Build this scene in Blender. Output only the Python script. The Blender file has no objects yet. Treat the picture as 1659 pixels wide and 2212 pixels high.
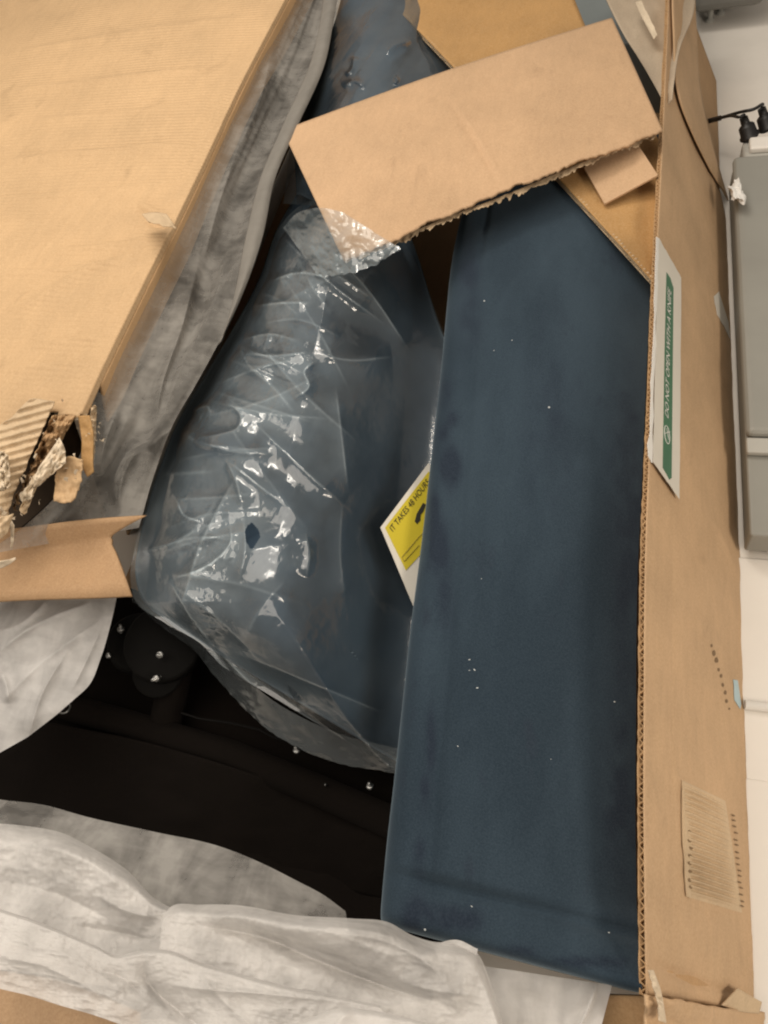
import bpy, bmesh, math, random
import numpy as np
from mathutils import Vector, Matrix

random.seed(7)
rng = np.random.default_rng(7)
S = bpy.context.scene
COL = S.collection

# ------------------------------------------------------------------ camera
CAM = np.array([-0.068, 0.0, 1.54])
RIGHT = np.array([0.955, 0.199, -0.215]); RIGHT /= np.linalg.norm(RIGHT)
BACK = np.array([0.289, -0.485, 0.823]); BACK -= RIGHT * BACK.dot(RIGHT); BACK /= np.linalg.norm(BACK)
UP = np.cross(BACK, RIGHT)
FPX, CX, CY = 1597.0, 829.5, 1106.0          # focal length and centre on a 1659 x 2212 raster
cam_d = bpy.data.cameras.new('camera')
cam_d.sensor_fit = 'VERTICAL'; cam_d.sensor_height = 36.0
cam_d.lens = 36.0 * FPX / 2212.0
cam_d.clip_start = 0.02; cam_d.clip_end = 60
cam = bpy.data.objects.new('camera', cam_d); COL.objects.link(cam)
cam.matrix_world = Matrix(((RIGHT[0], UP[0], BACK[0], CAM[0]), (RIGHT[1], UP[1], BACK[1], CAM[1]),
                           (RIGHT[2], UP[2], BACK[2], CAM[2]), (0, 0, 0, 1)))
S.camera = cam

# ------------------------------------------------------------------ world and lamps (indoor ceiling light and an added side fill)
w = bpy.data.worlds.new('World'); S.world = w; w.use_nodes = True
w.node_tree.nodes['Background'].inputs[0].default_value = (1.0, 0.90, 0.78, 1)
w.node_tree.nodes['Background'].inputs[1].default_value = 0.22
def area(name, loc, target, sx, sy, radiance, col):
    l = bpy.data.lights.new(name, 'AREA'); l.shape = 'RECTANGLE'; l.size = sx; l.size_y = sy
    l.energy = radiance * math.pi * sx * sy; l.color = col
    o = bpy.data.objects.new(name, l); COL.objects.link(o); o.location = loc
    d = Vector(target) - Vector(loc)
    o.rotation_euler = d.to_track_quat('-Z', 'Y').to_euler()
    return o
area('ceiling_panel_lamp', (-1.4, 0.9, 2.85), (-1.2, 0.9, 0), 3.2, 3.0, 2.5, (1.0, 0.905, 0.79))
area('ceiling_tube_lamp', (-1.15, 2.2, 2.7), (-0.7, 1.0, 0.3), 1.3, 0.40, 13, (1.0, 0.93, 0.83))
area('added_side_fill', (2.1, -0.3, 1.75), (0.1, 0.7, 0.2), 1.2, 0.7, 13.0, (1.0, 0.88, 0.74))  # unseen lamp added to brighten the right wall while its rim shades the panel
S.view_settings.view_transform = 'Standard'; S.view_settings.look = 'None'
S.view_settings.gamma = 1.0; S.view_settings.exposure = 0.0
S.render.engine = 'CYCLES'; S.cycles.pixel_filter_type = 'BLACKMAN_HARRIS'; S.cycles.filter_width = 2.1
S.cycles.transparent_max_bounces = 8; S.cycles.max_bounces = 4; S.cycles.diffuse_bounces = 2; S.cycles.glossy_bounces = 2
S.cycles.transmission_bounces = 2; S.cycles.use_light_tree = False; S.cycles.caustics_reflective = False; S.cycles.caustics_refractive = False

# ------------------------------------------------------------------ geometry helpers
def rays(px, py):
    px = np.asarray(px, float); py = np.asarray(py, float)
    return ((px - CX) / FPX)[..., None] * RIGHT + (-(py - CY) / FPX)[..., None] * UP - BACK
def at(px, py, z):
    r = rays(px, py); t = (np.asarray(z, float) - CAM[2]) / r[..., 2]
    return CAM + r * t[..., None]
def at_plane(px, py, p0, n, off=0.0):
    r = rays(px, py); n = np.asarray(n, float)
    t = ((np.asarray(p0) - CAM).dot(n) + np.asarray(off, float)) / r.dot(n)
    return CAM + r * np.asarray(t)[..., None]
def to_px(P):
    d = np.asarray(P, float) - CAM
    f = -d.dot(BACK)
    return CX + FPX * d.dot(RIGHT) / f, CY - FPX * d.dot(UP) / f
def resample(pts, n, smooth=True):
    P = np.array(pts, float)
    s = np.r_[0, np.cumsum(np.maximum(1e-6, np.linalg.norm(np.diff(P[:, :2], axis=0), axis=1)))]
    t = np.linspace(0, s[-1], n)
    if not smooth or len(P) < 3:
        return np.stack([np.interp(t, s, P[:, k]) for k in range(P.shape[1])], 1)
    m = np.gradient(P, s, axis=0)                # cubic hermite through the points
    i = np.clip(np.searchsorted(s, t, 'right') - 1, 0, len(s) - 2)
    h = (s[i + 1] - s[i])[:, None]; u = ((t - s[i])[:, None]) / h
    return ((2*u**3 - 3*u**2 + 1) * P[i] + (u**3 - 2*u**2 + u) * h * m[i]
            + (-2*u**3 + 3*u**2) * P[i + 1] + (u**3 - u**2) * h * m[i + 1])
def hash2(ix, iy, seed):
    n = (ix.astype(np.int64) * 374761393 + iy.astype(np.int64) * 668265263 + seed * 974634777) & 0x7fffffff
    n = ((n ^ (n >> 13)) * 1274126177) & 0x7fffffff
    return ((n ^ (n >> 16)) & 0xffff) / 65535.0
def vnoise(x, y, seed=0):
    x0 = np.floor(x); y0 = np.floor(y); fx = x - x0; fy = y - y0
    fx = fx*fx*fx*(fx*(fx*6-15)+10); fy = fy*fy*fy*(fy*(fy*6-15)+10)
    a = hash2(x0, y0, seed); b = hash2(x0+1, y0, seed); c = hash2(x0, y0+1, seed); d = hash2(x0+1, y0+1, seed)
    return (a*(1-fx)+b*fx)*(1-fy) + (c*(1-fx)+d*fx)*fy
def fbm(x, y, seed=0, oct=4, ridged=False):
    v = 0; amp = 1; tot = 0
    for k in range(oct):
        n = vnoise(x, y, seed + k*17)
        if ridged: n = 1 - np.abs(2*n - 1)
        v = v + n*amp; tot += amp; amp *= .5; x = x*2.03 + 5.1; y = y*2.03 + 9.7
    return v / tot
def dist_poly(px, py, pts):
    """distance to a polyline, signed side, and 0..1 position along it"""
    P = np.array(pts, float); best = np.full(px.shape, 1e9); side = np.zeros(px.shape); pos = np.zeros(px.shape)
    L = np.r_[0, np.cumsum(np.linalg.norm(np.diff(P, axis=0), axis=1))]
    for k in range(len(P) - 1):
        a, b = P[k], P[k+1]; d = b - a; l2 = d.dot(d)
        t = np.clip(((px-a[0])*d[0] + (py-a[1])*d[1]) / l2, 0, 1)
        qx = px - (a[0]+t*d[0]); qy = py - (a[1]+t*d[1]); q = np.hypot(qx, qy)
        m = q < best; best = np.where(m, q, best)
        side = np.where(m, np.sign(d[0]*qy - d[1]*qx), side)
        pos = np.where(m, (L[k] + t*(L[k+1]-L[k])) / L[-1], pos)
    return best, side, pos
def crease(px, py, pts, h, wa, wb=None):
    """a fold: sharp crest along pts, falling off over wa on one side and wb on the other"""
    wb = wb or wa
    q = resample(pts, 16)[:, :2]; mg = 7*max(wa, wb)
    m = (px > q[:, 0].min()-mg) & (px < q[:, 0].max()+mg) & (py > q[:, 1].min()-mg) & (py < q[:, 1].max()+mg)
    out = np.zeros(np.shape(px))
    if m.any():
        d, sd, p = dist_poly(px[m], py[m], q)
        w_ = np.where(sd > 0, wa, wb)
        out[m] = h * np.exp(-(np.sqrt(d*d + 2.0) - 1.4) / w_) * np.clip(np.sin(np.pi*np.clip(p, .02, .98))*1.6, 0, 1)
    return out

def tag(o, label=None, cat=None, group=None, kind=None):
    if label: o['label'] = label
    if cat: o['category'] = cat
    if group: o['group'] = group
    if kind: o['kind'] = kind
    return o
def mesh(name, verts, faces, mat, parent=None, smooth=True):
    me = bpy.data.meshes.new(name)
    me.from_pydata([tuple(map(float, v)) for v in verts], [], [tuple(map(int, f)) for f in faces])
    me.update()
    if smooth: me.shade_smooth()
    if mat: me.materials.append(mat)
    o = bpy.data.objects.new(name, me); COL.objects.link(o)
    if parent: o.parent = parent
    return o
def empty(name, loc=(0, 0, 0)):
    o = bpy.data.objects.new(name, None); COL.objects.link(o); o.location = loc; o.empty_display_size = .05
    return o
def root(name, loc, label, cat, group=None):
    return tag(empty(name, loc), label, cat, group)
def adopt(parent, *objs):
    for o in objs:
        o.parent = parent; o.matrix_parent_inverse = Matrix.Translation(parent.location).inverted()
def grid_faces(nu, nv):
    i, j = np.meshgrid(np.arange(nu-1), np.arange(nv-1), indexing='ij')
    a = (i*nv + j).ravel()
    return np.stack([a, a+nv, a+nv+1, a+1], 1)
def facing(V, F):
    """turn the faces towards the camera"""
    k = F[len(F)//2]; n = np.zeros(3)
    for f in F[::max(1, len(F)//40)]:
        a, b, c = V[f[0]], V[f[1]], V[f[2]]
        m = np.cross(b-a, c-a); n += np.sign(m.dot(CAM - a))
    F = np.array(F)
    return F[:, ::-1] if n.sum() < 0 else F
def patch_pts(A, B, nu, nv, curve=None):
    a = resample(A, nu); b = resample(B, nu)
    v = np.linspace(0, 1, nv)[None, :, None]
    G = a[:, None, :]*(1-v) + b[:, None, :]*v
    return G[..., 0], G[..., 1], G[..., 2]
def sheet(name, px, py, z, mat, parent=None, thick=0.0, plane=None, smooth=True):
    """a sheet from a raster of points, each at its own height (or offset from a plane)"""
    P = at_plane(px, py, plane[0], plane[1], z) if plane else at(px, py, z)
    nu, nv = px.shape
    V = P.reshape(-1, 3); F = facing(V, grid_faces(nu, nv))
    o = mesh(name, V, F, mat, parent, smooth)
    if thick:
        m = o.modifiers.new('thickness', 'SOLIDIFY'); m.thickness = thick; m.offset = -1
    return o
def poly_plate(name, pts3, thick, n, mat, parent=None):
    """flat plate: outline pts3 and the same moved back along n by thick"""
    P = np.array(pts3, float); k = len(P); n = np.asarray(n, float); n = n/np.linalg.norm(n)
    V = np.r_[P, P - n*thick]
    F = [list(range(k)), list(range(2*k-1, k-1, -1))] + [[i, i+k, (i+1) % k + k, (i+1) % k] for i in range(k)]
    a = np.cross(P[1]-P[0], P[2]-P[1])
    if a.dot(n) < 0: F = [f[::-1] for f in F]
    return mesh(name, V, F, mat, parent, smooth=False)
def bevel(o, wd, seg=2):
    m = o.modifiers.new('bevel', 'BEVEL'); m.width = wd; m.segments = seg; m.limit_method = 'ANGLE'; return o
def box(name, lo, hi, mat, parent=None, bv=0.004):
    x0, y0, z0 = lo; x1, y1, z1 = hi
    V = [(x0,y0,z0),(x1,y0,z0),(x1,y1,z0),(x0,y1,z0),(x0,y0,z1),(x1,y0,z1),(x1,y1,z1),(x0,y1,z1)]
    F = [(3,2,1,0),(4,5,6,7),(0,1,5,4),(1,2,6,5),(2,3,7,6),(3,0,4,7)]
    o = mesh(name, V, F, mat, parent, smooth=False)
    if bv: bevel(o, bv, 3)
    return o
def tube(name, pts, rad, mat, parent=None, n=10, closed=False, axis=None):
    P = np.array(pts, float)
    rad = np.full(len(P), rad) if np.isscalar(rad) else np.array(rad, float)
    V = []; F = []
    T = np.gradient(P, axis=0)
    if axis is not None: T = np.broadcast_to(axis, P.shape)
    ref = np.array([.13, .27, .95])
    for k, p in enumerate(P):
        t = T[k]/np.linalg.norm(T[k]); a = np.cross(t, ref); a /= np.linalg.norm(a); b = np.cross(t, a)
        for j in range(n):
            an = 2*math.pi*j/n
            V.append(p + rad[k]*(math.cos(an)*a + math.sin(an)*b))
    m = len(P)
    for k in range(m - (0 if closed else 1)):
        for j in range(n):
            k2 = (k+1) % m
            F.append((k*n+j, k2*n+j, k2*n+(j+1) % n, k*n+(j+1) % n))
    if not closed:
        F.append(tuple(range(n-1, -1, -1))); F.append(tuple((m-1)*n+j for j in range(n)))
    return mesh(name, V, F, mat, parent)
def lathe(name, prof, base, axis, mat, parent=None, n=20):
    """prof = (height along axis, radius)"""
    ax = np.array(axis, float); ax /= np.linalg.norm(ax)
    return tube(name, [np.array(base) + ax*h for h, r in prof], [max(r, 1e-4) for h, r in prof], mat, parent, n, axis=ax)
def text_mesh(body):
    c = bpy.data.curves.new('t', 'FONT'); c.body = body; c.resolution_u = 3
    o = bpy.data.objects.new('t', c); COL.objects.link(o)
    bpy.context.view_layer.update()
    me = o.evaluated_get(bpy.context.evaluated_depsgraph_get()).to_mesh()
    V = np.array([v.co[:2] for v in me.vertices]); F = [list(p.vertices) for p in me.polygons]
    bpy.data.objects.remove(o); bpy.data.curves.remove(c)
    V = V - V.min(0); return V / V.max(0), F

# ------------------------------------------------------------------ materials
class N:
    def __init__(s, name):
        s.m = bpy.data.materials.new(name); s.m.use_nodes = True; s.t = s.m.node_tree
        s.t.nodes.clear(); s.out = s('OutputMaterial')
    def __call__(s, kind, **kw):
        n = s.t.nodes.new('ShaderNode' + kind)
        for k, v in kw.items():
            if hasattr(n, k): setattr(n, k, v)
            else: s.set(n, k.replace('_', ' '), v)
        return n
    def set(s, n, k, v):
        i = n.inputs[k] if not isinstance(k, str) or k in n.inputs else n.inputs[k.title()]
        if isinstance(v, bpy.types.NodeSocket): s.t.links.new(v, i)
        elif isinstance(v, bpy.types.Node): s.t.links.new(v.outputs[0], i)
        else: i.default_value = v
    def coords(s, scale=(1, 1, 1), rot=(0, 0, 0)):
        tc = s('TexCoord'); mp = s('Mapping'); s.set(mp, 'Vector', tc.outputs['Object'])
        mp.inputs['Scale'].default_value = scale; mp.inputs['Rotation'].default_value = rot
        return mp.outputs[0]
    def noise(s, scale, detail=4, rough=.55, vec=None, dist=0):
        n = s('TexNoise'); n.inputs['Scale'].default_value = scale; n.inputs['Detail'].default_value = detail
        n.inputs['Roughness'].default_value = rough; n.inputs['Distortion'].default_value = dist
        s.set(n, 'Vector', vec if vec is not None else s.coords()); return n.outputs[0]
    def ramp(s, fac, stops):
        r = s('ValToRGB'); s.set(r, 'Fac', fac); e = r.color_ramp.elements
        while len(e) < len(stops): e.new(.5)
        for el, (p, c) in zip(e, stops): el.position = p; el.color = (*c, 1) if len(c) == 3 else c
        return r.outputs[0]
    def math(s, op, a, b=0.0):
        n = s('Math', operation=op); s.set(n, 0, a); s.set(n, 1, b); return n.outputs[0]
    def mixc(s, fac, a, b, mode='MIX'):
        n = s('Mix', data_type='RGBA', blend_type=mode)
        for k, v in ((0, fac), (6, a), (7, b)):
            if isinstance(v, bpy.types.NodeSocket): s.t.links.new(v, n.inputs[k])
            else: n.inputs[k].default_value = v if k == 0 else (*v, 1)
        return n.outputs[2]
    def bump(s, h, strength=.3, dist=.01, normal=None):
        n = s('Bump'); s.set(n, 'Height', h); n.inputs['Strength'].default_value = strength
        n.inputs['Distance'].default_value = dist
        if normal is not None: s.set(n, 'Normal', normal)
        return n.outputs[0]
    def done(s, sh):
        s.t.links.new(sh.outputs[0] if isinstance(sh, bpy.types.Node) else sh, s.out.inputs[0]); return s.m
    def bsdf(s, col, rough=.8, normal=None, **kw):
        b = s('BsdfPrincipled'); s.set(b, 'Base Color', col if isinstance(col, bpy.types.NodeSocket) else (*col, 1))
        s.set(b, 'Roughness', rough)
        for k, v in kw.items(): s.set(b, k.replace('_', ' '), v)
        if normal is not None: s.set(b, 'Normal', normal)
        return b

def cardboard(name, col, lines=None, line_amt=.25, spec=.25, mottled=.12):
    """kraft board: fibre speckle, mottling and faint flute lines running along one direction"""
    n = N(name)
    big = n.noise(5, 3); fine = n.noise(260, 3, .7); fib = n.noise(60, 4, .7, n.coords((1, .25, 1)))
    c = tuple(col)
    c1 = n.mixc(n.ramp(big, [(.3, (0, 0, 0)), (.72, (1, 1, 1))]), tuple(v*(1-mottled) for v in c), tuple(min(1, v*(1+mottled)) for v in c))
    c2 = n.mixc(.22, c1, n.ramp(fib, [(.3, tuple(v*.72 for v in c)), (.7, tuple(v*1.2 for v in c))]))
    c3 = n.mixc(.16, c2, n.ramp(fine, [(.3, (.25, .16, .08)), (.7, (.85, .68, .45))]))
    sm = n.ramp(n.noise(11, 6, .7, n.coords((1, .5, 1)), .8), [(.60, (0,)*3), (.74, (.45,)*3)])
    c3 = n.mixc(sm, c3, tuple(v*.62 for v in c))
    h = n.math('MULTIPLY', fine, .10)
    if lines:
        wv = n('TexWave', wave_type='BANDS', bands_direction=lines[0]); wv.inputs['Scale'].default_value = lines[1]
        wv.inputs['Distortion'].default_value = .6; wv.inputs['Detail'].default_value = 2; wv.inputs['Detail Scale'].default_value = .7
        n.set(wv, 'Vector', n.coords())
        am = n.math('MULTIPLY', wv.outputs[1], n.ramp(n.noise(4, 3), [(.35, (.25,)*3), (.65, (1,)*3)]))
        h = n.math('ADD', h, n.math('MULTIPLY', am, line_amt))
    nm = n.bump(h, .35, .004)
    return n.done(n.bsdf(c3, .72, nm, Specular_IOR_Level=spec))

M = {}
KR = (.52, .325, .165)
M['flap'] = cardboard('cardboard_flap', (.545, .36, .195), ('Y', 24), 1.0)
M['wall'] = cardboard('cardboard_wall', (.56, .37, .215), ('Y', 26), .06, mottled=.16)
M['strip'] = cardboard('cardboard_strip', (.53, .34, .20), None)
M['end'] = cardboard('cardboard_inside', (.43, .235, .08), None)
M['edge'] = cardboard('cardboard_edge', (.45, .27, .13), None)
M['torn'] = cardboard('cardboard_torn_paper', (.60, .45, .29), None, mottled=.2)
M['pale'] = cardboard('torn_paper_pale', (.68, .57, .43), None, mottled=.2)
M['taped'] = cardboard('taped_cardboard', (.44, .36, .27), None, spec=.7)
M['protector'] = cardboard('pressed_paperboard', (.42, .25, .13), None, mottled=.1)

def velvet():
    n = N('navy_velvet')
    nap = n.noise(2.6, 4, .6, n.coords((1.8, .6, 1)))
    st = n.noise(8, 5, .62, n.coords((1.8, .7, 1)))
    fine = n.noise(420, 2, .6)
    base = n.mixc(n.ramp(nap, [(.40, (0,)*3), (.60, (1,)*3)]), (.0185, .032, .0455), (.033, .053, .072))
    col = n.mixc(n.ramp(st, [(.60, (0,)*3), (.70, (.6,)*3)]), base, (.019, .026, .040))
    at_ = n('Attribute', attribute_name='nap')  # mesh attribute holding crushed nap and painted shade
    col = n.mixc(n.math('MULTIPLY', at_.outputs['Fac'], .95), col, (.011, .017, .030))
    col = n.mixc(.25, col, n.ramp(fine, [(.3, (.02, .03, .045)), (.7, (.07, .095, .125))]))
    b = n.bsdf(col, .9, n.bump(fine, .15, .002), Specular_IOR_Level=.12, Sheen_Weight=.42, Sheen_Roughness=.4)
    n.set(b, 'Sheen Tint', (.62, .78, .90, 1))
    return n.done(b)
M['velvet'] = velvet()
def plain(name, col, rough=.6, bumpscale=0, bs=.2, metal=0, var=.1, **kw):
    n = N(name)
    v = n.noise(7, 4)
    c = n.mixc(n.ramp(v, [(.3, (0,)*3), (.7, (1,)*3)]), tuple(x*(1-var) for x in col), tuple(min(1, x*(1+var)) for x in col))
    nm = n.bump(n.noise(bumpscale, 3), bs, .002) if bumpscale else None
    return n.done(n.bsdf(c, rough, nm, Metallic=metal, **kw))
def cush_mat():
    n = N('navy_cushion_velvet'); c = n.mixc(n.ramp(n.noise(3, 3), [(.35, (0,)*3), (.65, (1,)*3)]), (.034, .054, .082), (.055, .086, .122))
    b = n.bsdf(c, .9, n.bump(n.noise(300, 2), .1, .002), Specular_IOR_Level=.1, Sheen_Weight=.5, Sheen_Roughness=.45); n.set(b, 'Sheen Tint', (.6, .78, .95, 1))
    return n.done(b)
M['cushion'] = cush_mat()
M['black'] = plain('black_lining', (.0055, .0038, .0028), .95, 300, .2, Specular_IOR_Level=.12)
M['black_metal'] = plain('black_painted_steel', (.0045, .004, .0035), .75, 90, .1, Specular_IOR_Level=.12)
M['chrome'] = plain('bright_steel', (.34, .34, .33), .38, metal=1)
M['gwhite'] = plain('white_paint', (.84, .80, .74), .5, 40, .05, var=.03)
M['ggrey'] = plain('grey_painted_metal', (.30, .295, .265), .5, 60, .05, var=.05)
M['ggrey2'] = plain('grey_plastic', (.46, .45, .41), .5, var=.04)
M['bluegrey'] = plain('blue_grey_paint', (.21, .235, .235), .55, var=.06)
M['floor'] = plain('pale_floor', (.84, .79, .72), .45, 30, .05, var=.04)
M['rubber'] = plain('black_rubber', (.012, .011, .011), .45)
M['paper'] = plain('white_paper', (.82, .80, .76), .8, var=.04)
M['green'] = plain('green_print', (.045, .16, .085), .45, var=.1)
M['lwhite'] = plain('white_label_paper', (.72, .68, .60), .45, var=.05)
M['yellow'] = plain('yellow_print', (.62, .50, .035), .5, var=.05)
M['ink'] = plain('black_ink', (.03, .028, .02), .6)
M['inkf'] = plain('faded_ink', (.22, .17, .035), .6)
M['lint'] = plain('white_lint', (.55, .58, .58), .9)
M['hole_shade'] = plain('tear_hole_shade', (.14, .085, .04), .9)  # brown standing in for the shade down the torn hole
M['dirt_flute_shade'] = plain('dirt_and_flute_shade', (.21, .135, .07), .9)  # dirt marks, and painted shade in the open flute ends
M['inside_shade'] = plain('inside_shade_board', (.05, .032, .018), .9, 80, .2)  # dark colour standing in for shade inside the torn end
M['blue'] = plain('pale_blue_sticker', (.42, .56, .60), .5)

def film(name, tint, haze, gl, rough, fine=1.0):
    n = N(name)
    tr = n('BsdfTransparent'); tr.inputs[0].default_value = (*tint, 1)
    wr = n.noise(16, 5, .6, n.coords((1, .7, 1)), 1.2); wr2 = n.noise(60, 3, .6, None, .6)
    nm = n.bump(n.math('ADD', wr, n.math('MULTIPLY', wr2, .06)), .10*fine, .012)
    g = n('BsdfGlossy'); g.inputs['Roughness'].default_value = rough; n.set(g, 'Normal', nm)
    d = n('BsdfDiffuse'); d.inputs[0].default_value = (.60, .70, .75, 1); n.set(d, 'Normal', nm)
    m1 = n('MixShader')
    n.set(m1, 0, n.math('MULTIPLY', n.ramp(n.noise(9, 5, .6), [(.35, (.7,)*3), (.7, (1.25,)*3)]), n.math('ADD', n.math('MULTIPLY', n('Attribute', attribute_name='layer_haze').outputs['Fac'], haze), .03)))
    n.set(m1, 1, tr); n.set(m1, 2, d)
    fr = n('Fresnel'); fr.inputs[0].default_value = 1.5; n.set(fr, 'Normal', nm)
    fac = n.math('MINIMUM', n.math('ADD', n.math('MULTIPLY', fr.outputs[0], 1.9), gl), .9)
    m2 = n('MixShader'); n.set(m2, 0, fac); n.set(m2, 1, m1.outputs[0]); n.set(m2, 2, g)
    return n.done(m2)
M['film'] = film('clear_polythene', (.94, .97, .98), .14, .02, .15)
M['film2'] = film('thin_clear_polythene', (.95, .95, .94), .10, .03, .12)
def nonwoven(name, col, see, cloud=.35):
    n = N(name)
    f1 = n.noise(13, 4, .6, n.coords((1, .5, 1), (0, 0, .5)), .4)
    f2 = n.noise(48, 4, .6, n.coords((.3, 1, 1), (0, 0, .9)), .3)
    fac = n.math('ADD', n.math('MULTIPLY', f1, .72), n.math('MULTIPLY', f2, .28))
    c = n.ramp(fac, [(.34, tuple(v*.94 for v in col)), (.62, tuple(min(1, v*1.05) for v in col))])
    nm = n.bump(f2, .05, .003)
    d = n('BsdfDiffuse'); n.set(d, 0, c); n.set(d, 'Normal', nm)
    t = n('BsdfTranslucent'); n.set(t, 0, c); n.set(t, 'Normal', nm)
    m0 = n('MixShader'); n.set(m0, 0, .3); n.set(m0, 1, d); n.set(m0, 2, t)
    tr = n('BsdfTransparent')
    m1 = n('MixShader'); n.set(m1, 0, n.ramp(fac, [(.36, (min(1, see+cloud*.5),)*3), (.62, (max(0, see-cloud*.5),)*3)]))
    n.set(m1, 1, m0.outputs[0]); n.set(m1, 2, tr)
    return n.done(m1)
M['fab_grey'] = nonwoven('thin_nonwoven', (.54, .515, .475), .60, .36)
M['fab_hem'] = nonwoven('hemmed_nonwoven', (.34, .32, .29), .25, .12)
M['fab_white'] = nonwoven('white_nonwoven', (.80, .78, .76), .20, .30)
M['fab_thin'] = nonwoven('single_layer_nonwoven', (.60, .58, .55), .55, .42)

# ================================================================== THE SETTING
fl = mesh('floor', [(-6, -5, 0), (6, -5, 0), (6, 9, 0), (-6, 9, 0)], [(0, 1, 2, 3)], M['floor'], smooth=False)
tag(fl, kind='structure')

# ================================================================== CARDBOARD BOX
RIM = .46
WP0 = np.array([0, 0, RIM]); WN = np.array([.906, 0, .4226]); WN /= np.linalg.norm(WN)
bx = root('cardboard_box', (-.4, 1.0, 0), 'large opened corrugated cardboard carton with torn flaps holding the navy sofa', 'box')
top = [(1397,2152),(1395,2060),(1393,1900),(1391,1700),(1392,1500),(1393,1300),(1396,1150),(1402,1000),(1411,750),(1421,500),(1431,300),(1438,150),(1443,40),(1446,-120)]
bot = [(1652,2185),(1640,2090),(1632,2010),(1621,1870),(1614,1705),(1609,1560),(1606,1440),(1601,1285),(1597,1060),(1593,840),(1585,640),(1568,470),(1540,345),(1498,120)]
def wall_uv(nu, nv):
    t = resample([(*p, 0) for p in top], nu); 
    # same parameter for both rails
    sT = np.linspace(0, 1, nu)
    b = resample([(*p, 0) for p in bot], nu)
    v = np.linspace(0, 1, nv)[None, :]
    return t[:, None, 0]*(1-v)+b[:, None, 0]*v, t[:, None, 1]*(1-v)+b[:, None, 1]*v, np.broadcast_to(v, (nu, nv)), np.broadcast_to(sT[:, None], (nu, nv))
X, Y, V_, U_ = wall_uv(260, 60)
# dents and bulges of a battered board
off = (fbm(X*.006, Y*.006, 3, 3)-.5)*.012*np.sin(np.pi*V_) + (fbm(X*.02, Y*.02, 5, 3)-.5)*.004
off += crease(X, Y, [(1400,2080),(1500,2120),(1600,2150)], -.008, 12)
off += crease(X, Y, [(1452,1050),(1452,1500),(1450,1950)], -.002, 4)
off += crease(X, Y, [(1530,1100),(1570,1180),(1600,1260)], .006, 12)
off += crease(X, Y, [(1440,1650),(1500,1720),(1560,1800)], .003, 10)
off = off*np.clip(V_*12, 0, 1)
outer = sheet('side_wall', X, Y, off, M['wall'], None, .0012, (WP0, WN))
outer['label'] = 'scuffed right side wall with a cut edge showing the flutes'
TH = .0085
# inner liner and bottom of that wall
X2, Y2, V2, U2 = wall_uv(120, 8)
P = at_plane(X2, Y2, WP0, WN, 0) - WN*TH
# ---- the flutes along the cut edge: two wavy ribbons between liners
def flute_ribbon(name, P0line, nrm, down, period, amp, mid, depth, mat, seed=0):
    """P0line: polyline 3D of the outer edge; a wave between the liners, running along it"""
    L = np.array(P0line); s = np.r_[0, np.cumsum(np.linalg.norm(np.diff(L, axis=0), axis=1))]
    n = int(s[-1]/period*10); t = np.linspace(0, s[-1], n)
    Q = np.stack([np.interp(t, s, L[:, k]) for k in range(3)], 1)
    ph = 2*np.pi*t/period + .7*np.sin(t*23+seed) + .5*np.sin(t*61)
    a = amp*(1 + .25*np.sin(t*37+seed)); o = mid + a*np.sin(ph)
    lift = .0012*np.sin(t*91+seed) + .0018*(vnoise(t*60, t*0, seed)-.5)
    A = Q - nrm*o[:, None] - down*(lift[:, None]); B = A + down*depth
    V = np.r_[A, B]; F = [(i, i+1, i+1+n, i+n) for i in range(n-1)]
    ob = mesh(name, V, F, mat)
    md = ob.modifiers.new('thickness', 'SOLIDIFY'); md.thickness = .0011; md.offset = 0
    return ob
tl = resample([(*p, 0) for p in top], 300)
edge3 = at_plane(tl[:, 0], tl[:, 1], WP0, WN, 0)
DOWN = np.array([.4226, 0, -.906])
nn = len(edge3)
rag = (vnoise(np.linspace(0, 160, nn), np.zeros(nn), 4)-.5)*.004
inn = edge3 - WN*TH - DOWN*rag[:, None]
inner = mesh('inner_liner', np.r_[inn, inn + DOWN*.46], [(i, i+1, i+1+nn, i+nn) for i in range(nn-1)], M['edge'])
md = inner.modifiers.new('thickness', 'SOLIDIFY'); md.thickness = .0012; md.offset = 0
flu = flute_ribbon('fluting', edge3, WN, DOWN, .0125, .0030, TH*.5, .010, M['edge'])
adopt(bx, outer, inner, flu)

# ---- label stuck over the rim: white border, green panel, lettering
def wq(pts, o): return [at_plane(np.array(p[0], float), np.array(p[1], float), WP0, WN, o) for p in pts]
def ragged(pts, n, amp, seed):
    P = np.array(pts + [pts[0]], float); out = []
    for k in range(len(pts)):
        for j in range(n):
            q = P[k] + (P[k+1]-P[k])*j/n
            out.append(q + (rng.random(2)-.5)*amp)
    return [tuple(q) for q in out]
lab = poly_plate('printed_label', wq(ragged([(1423,513),(1472,600),(1468,1078),(1411,998)], 12, 1.2, 1), .0065), .0006, WN, M['lwhite'])
lab['label'] = 'green and white warning label on the side wall'
gr = poly_plate('green_panel', wq([(1440,588),(1448,600),(1455,622),(1451,1032),(1446,1036),(1441,1026),(1432,1010),(1436,760)], .0070), .0004, WN, M['green'])
gr.parent = lab
rimw = poly_plate('torn_white_edge', wq(ragged([(1419,512),(1424,516),(1421,610),(1413,830),(1408,1000),(1401,984),(1399,965),(1404,930),(1407,800),(1414,650)], 5, 3.0, 2), .0078), .0005, WN, M['paper'])
rimw.parent = lab
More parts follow.
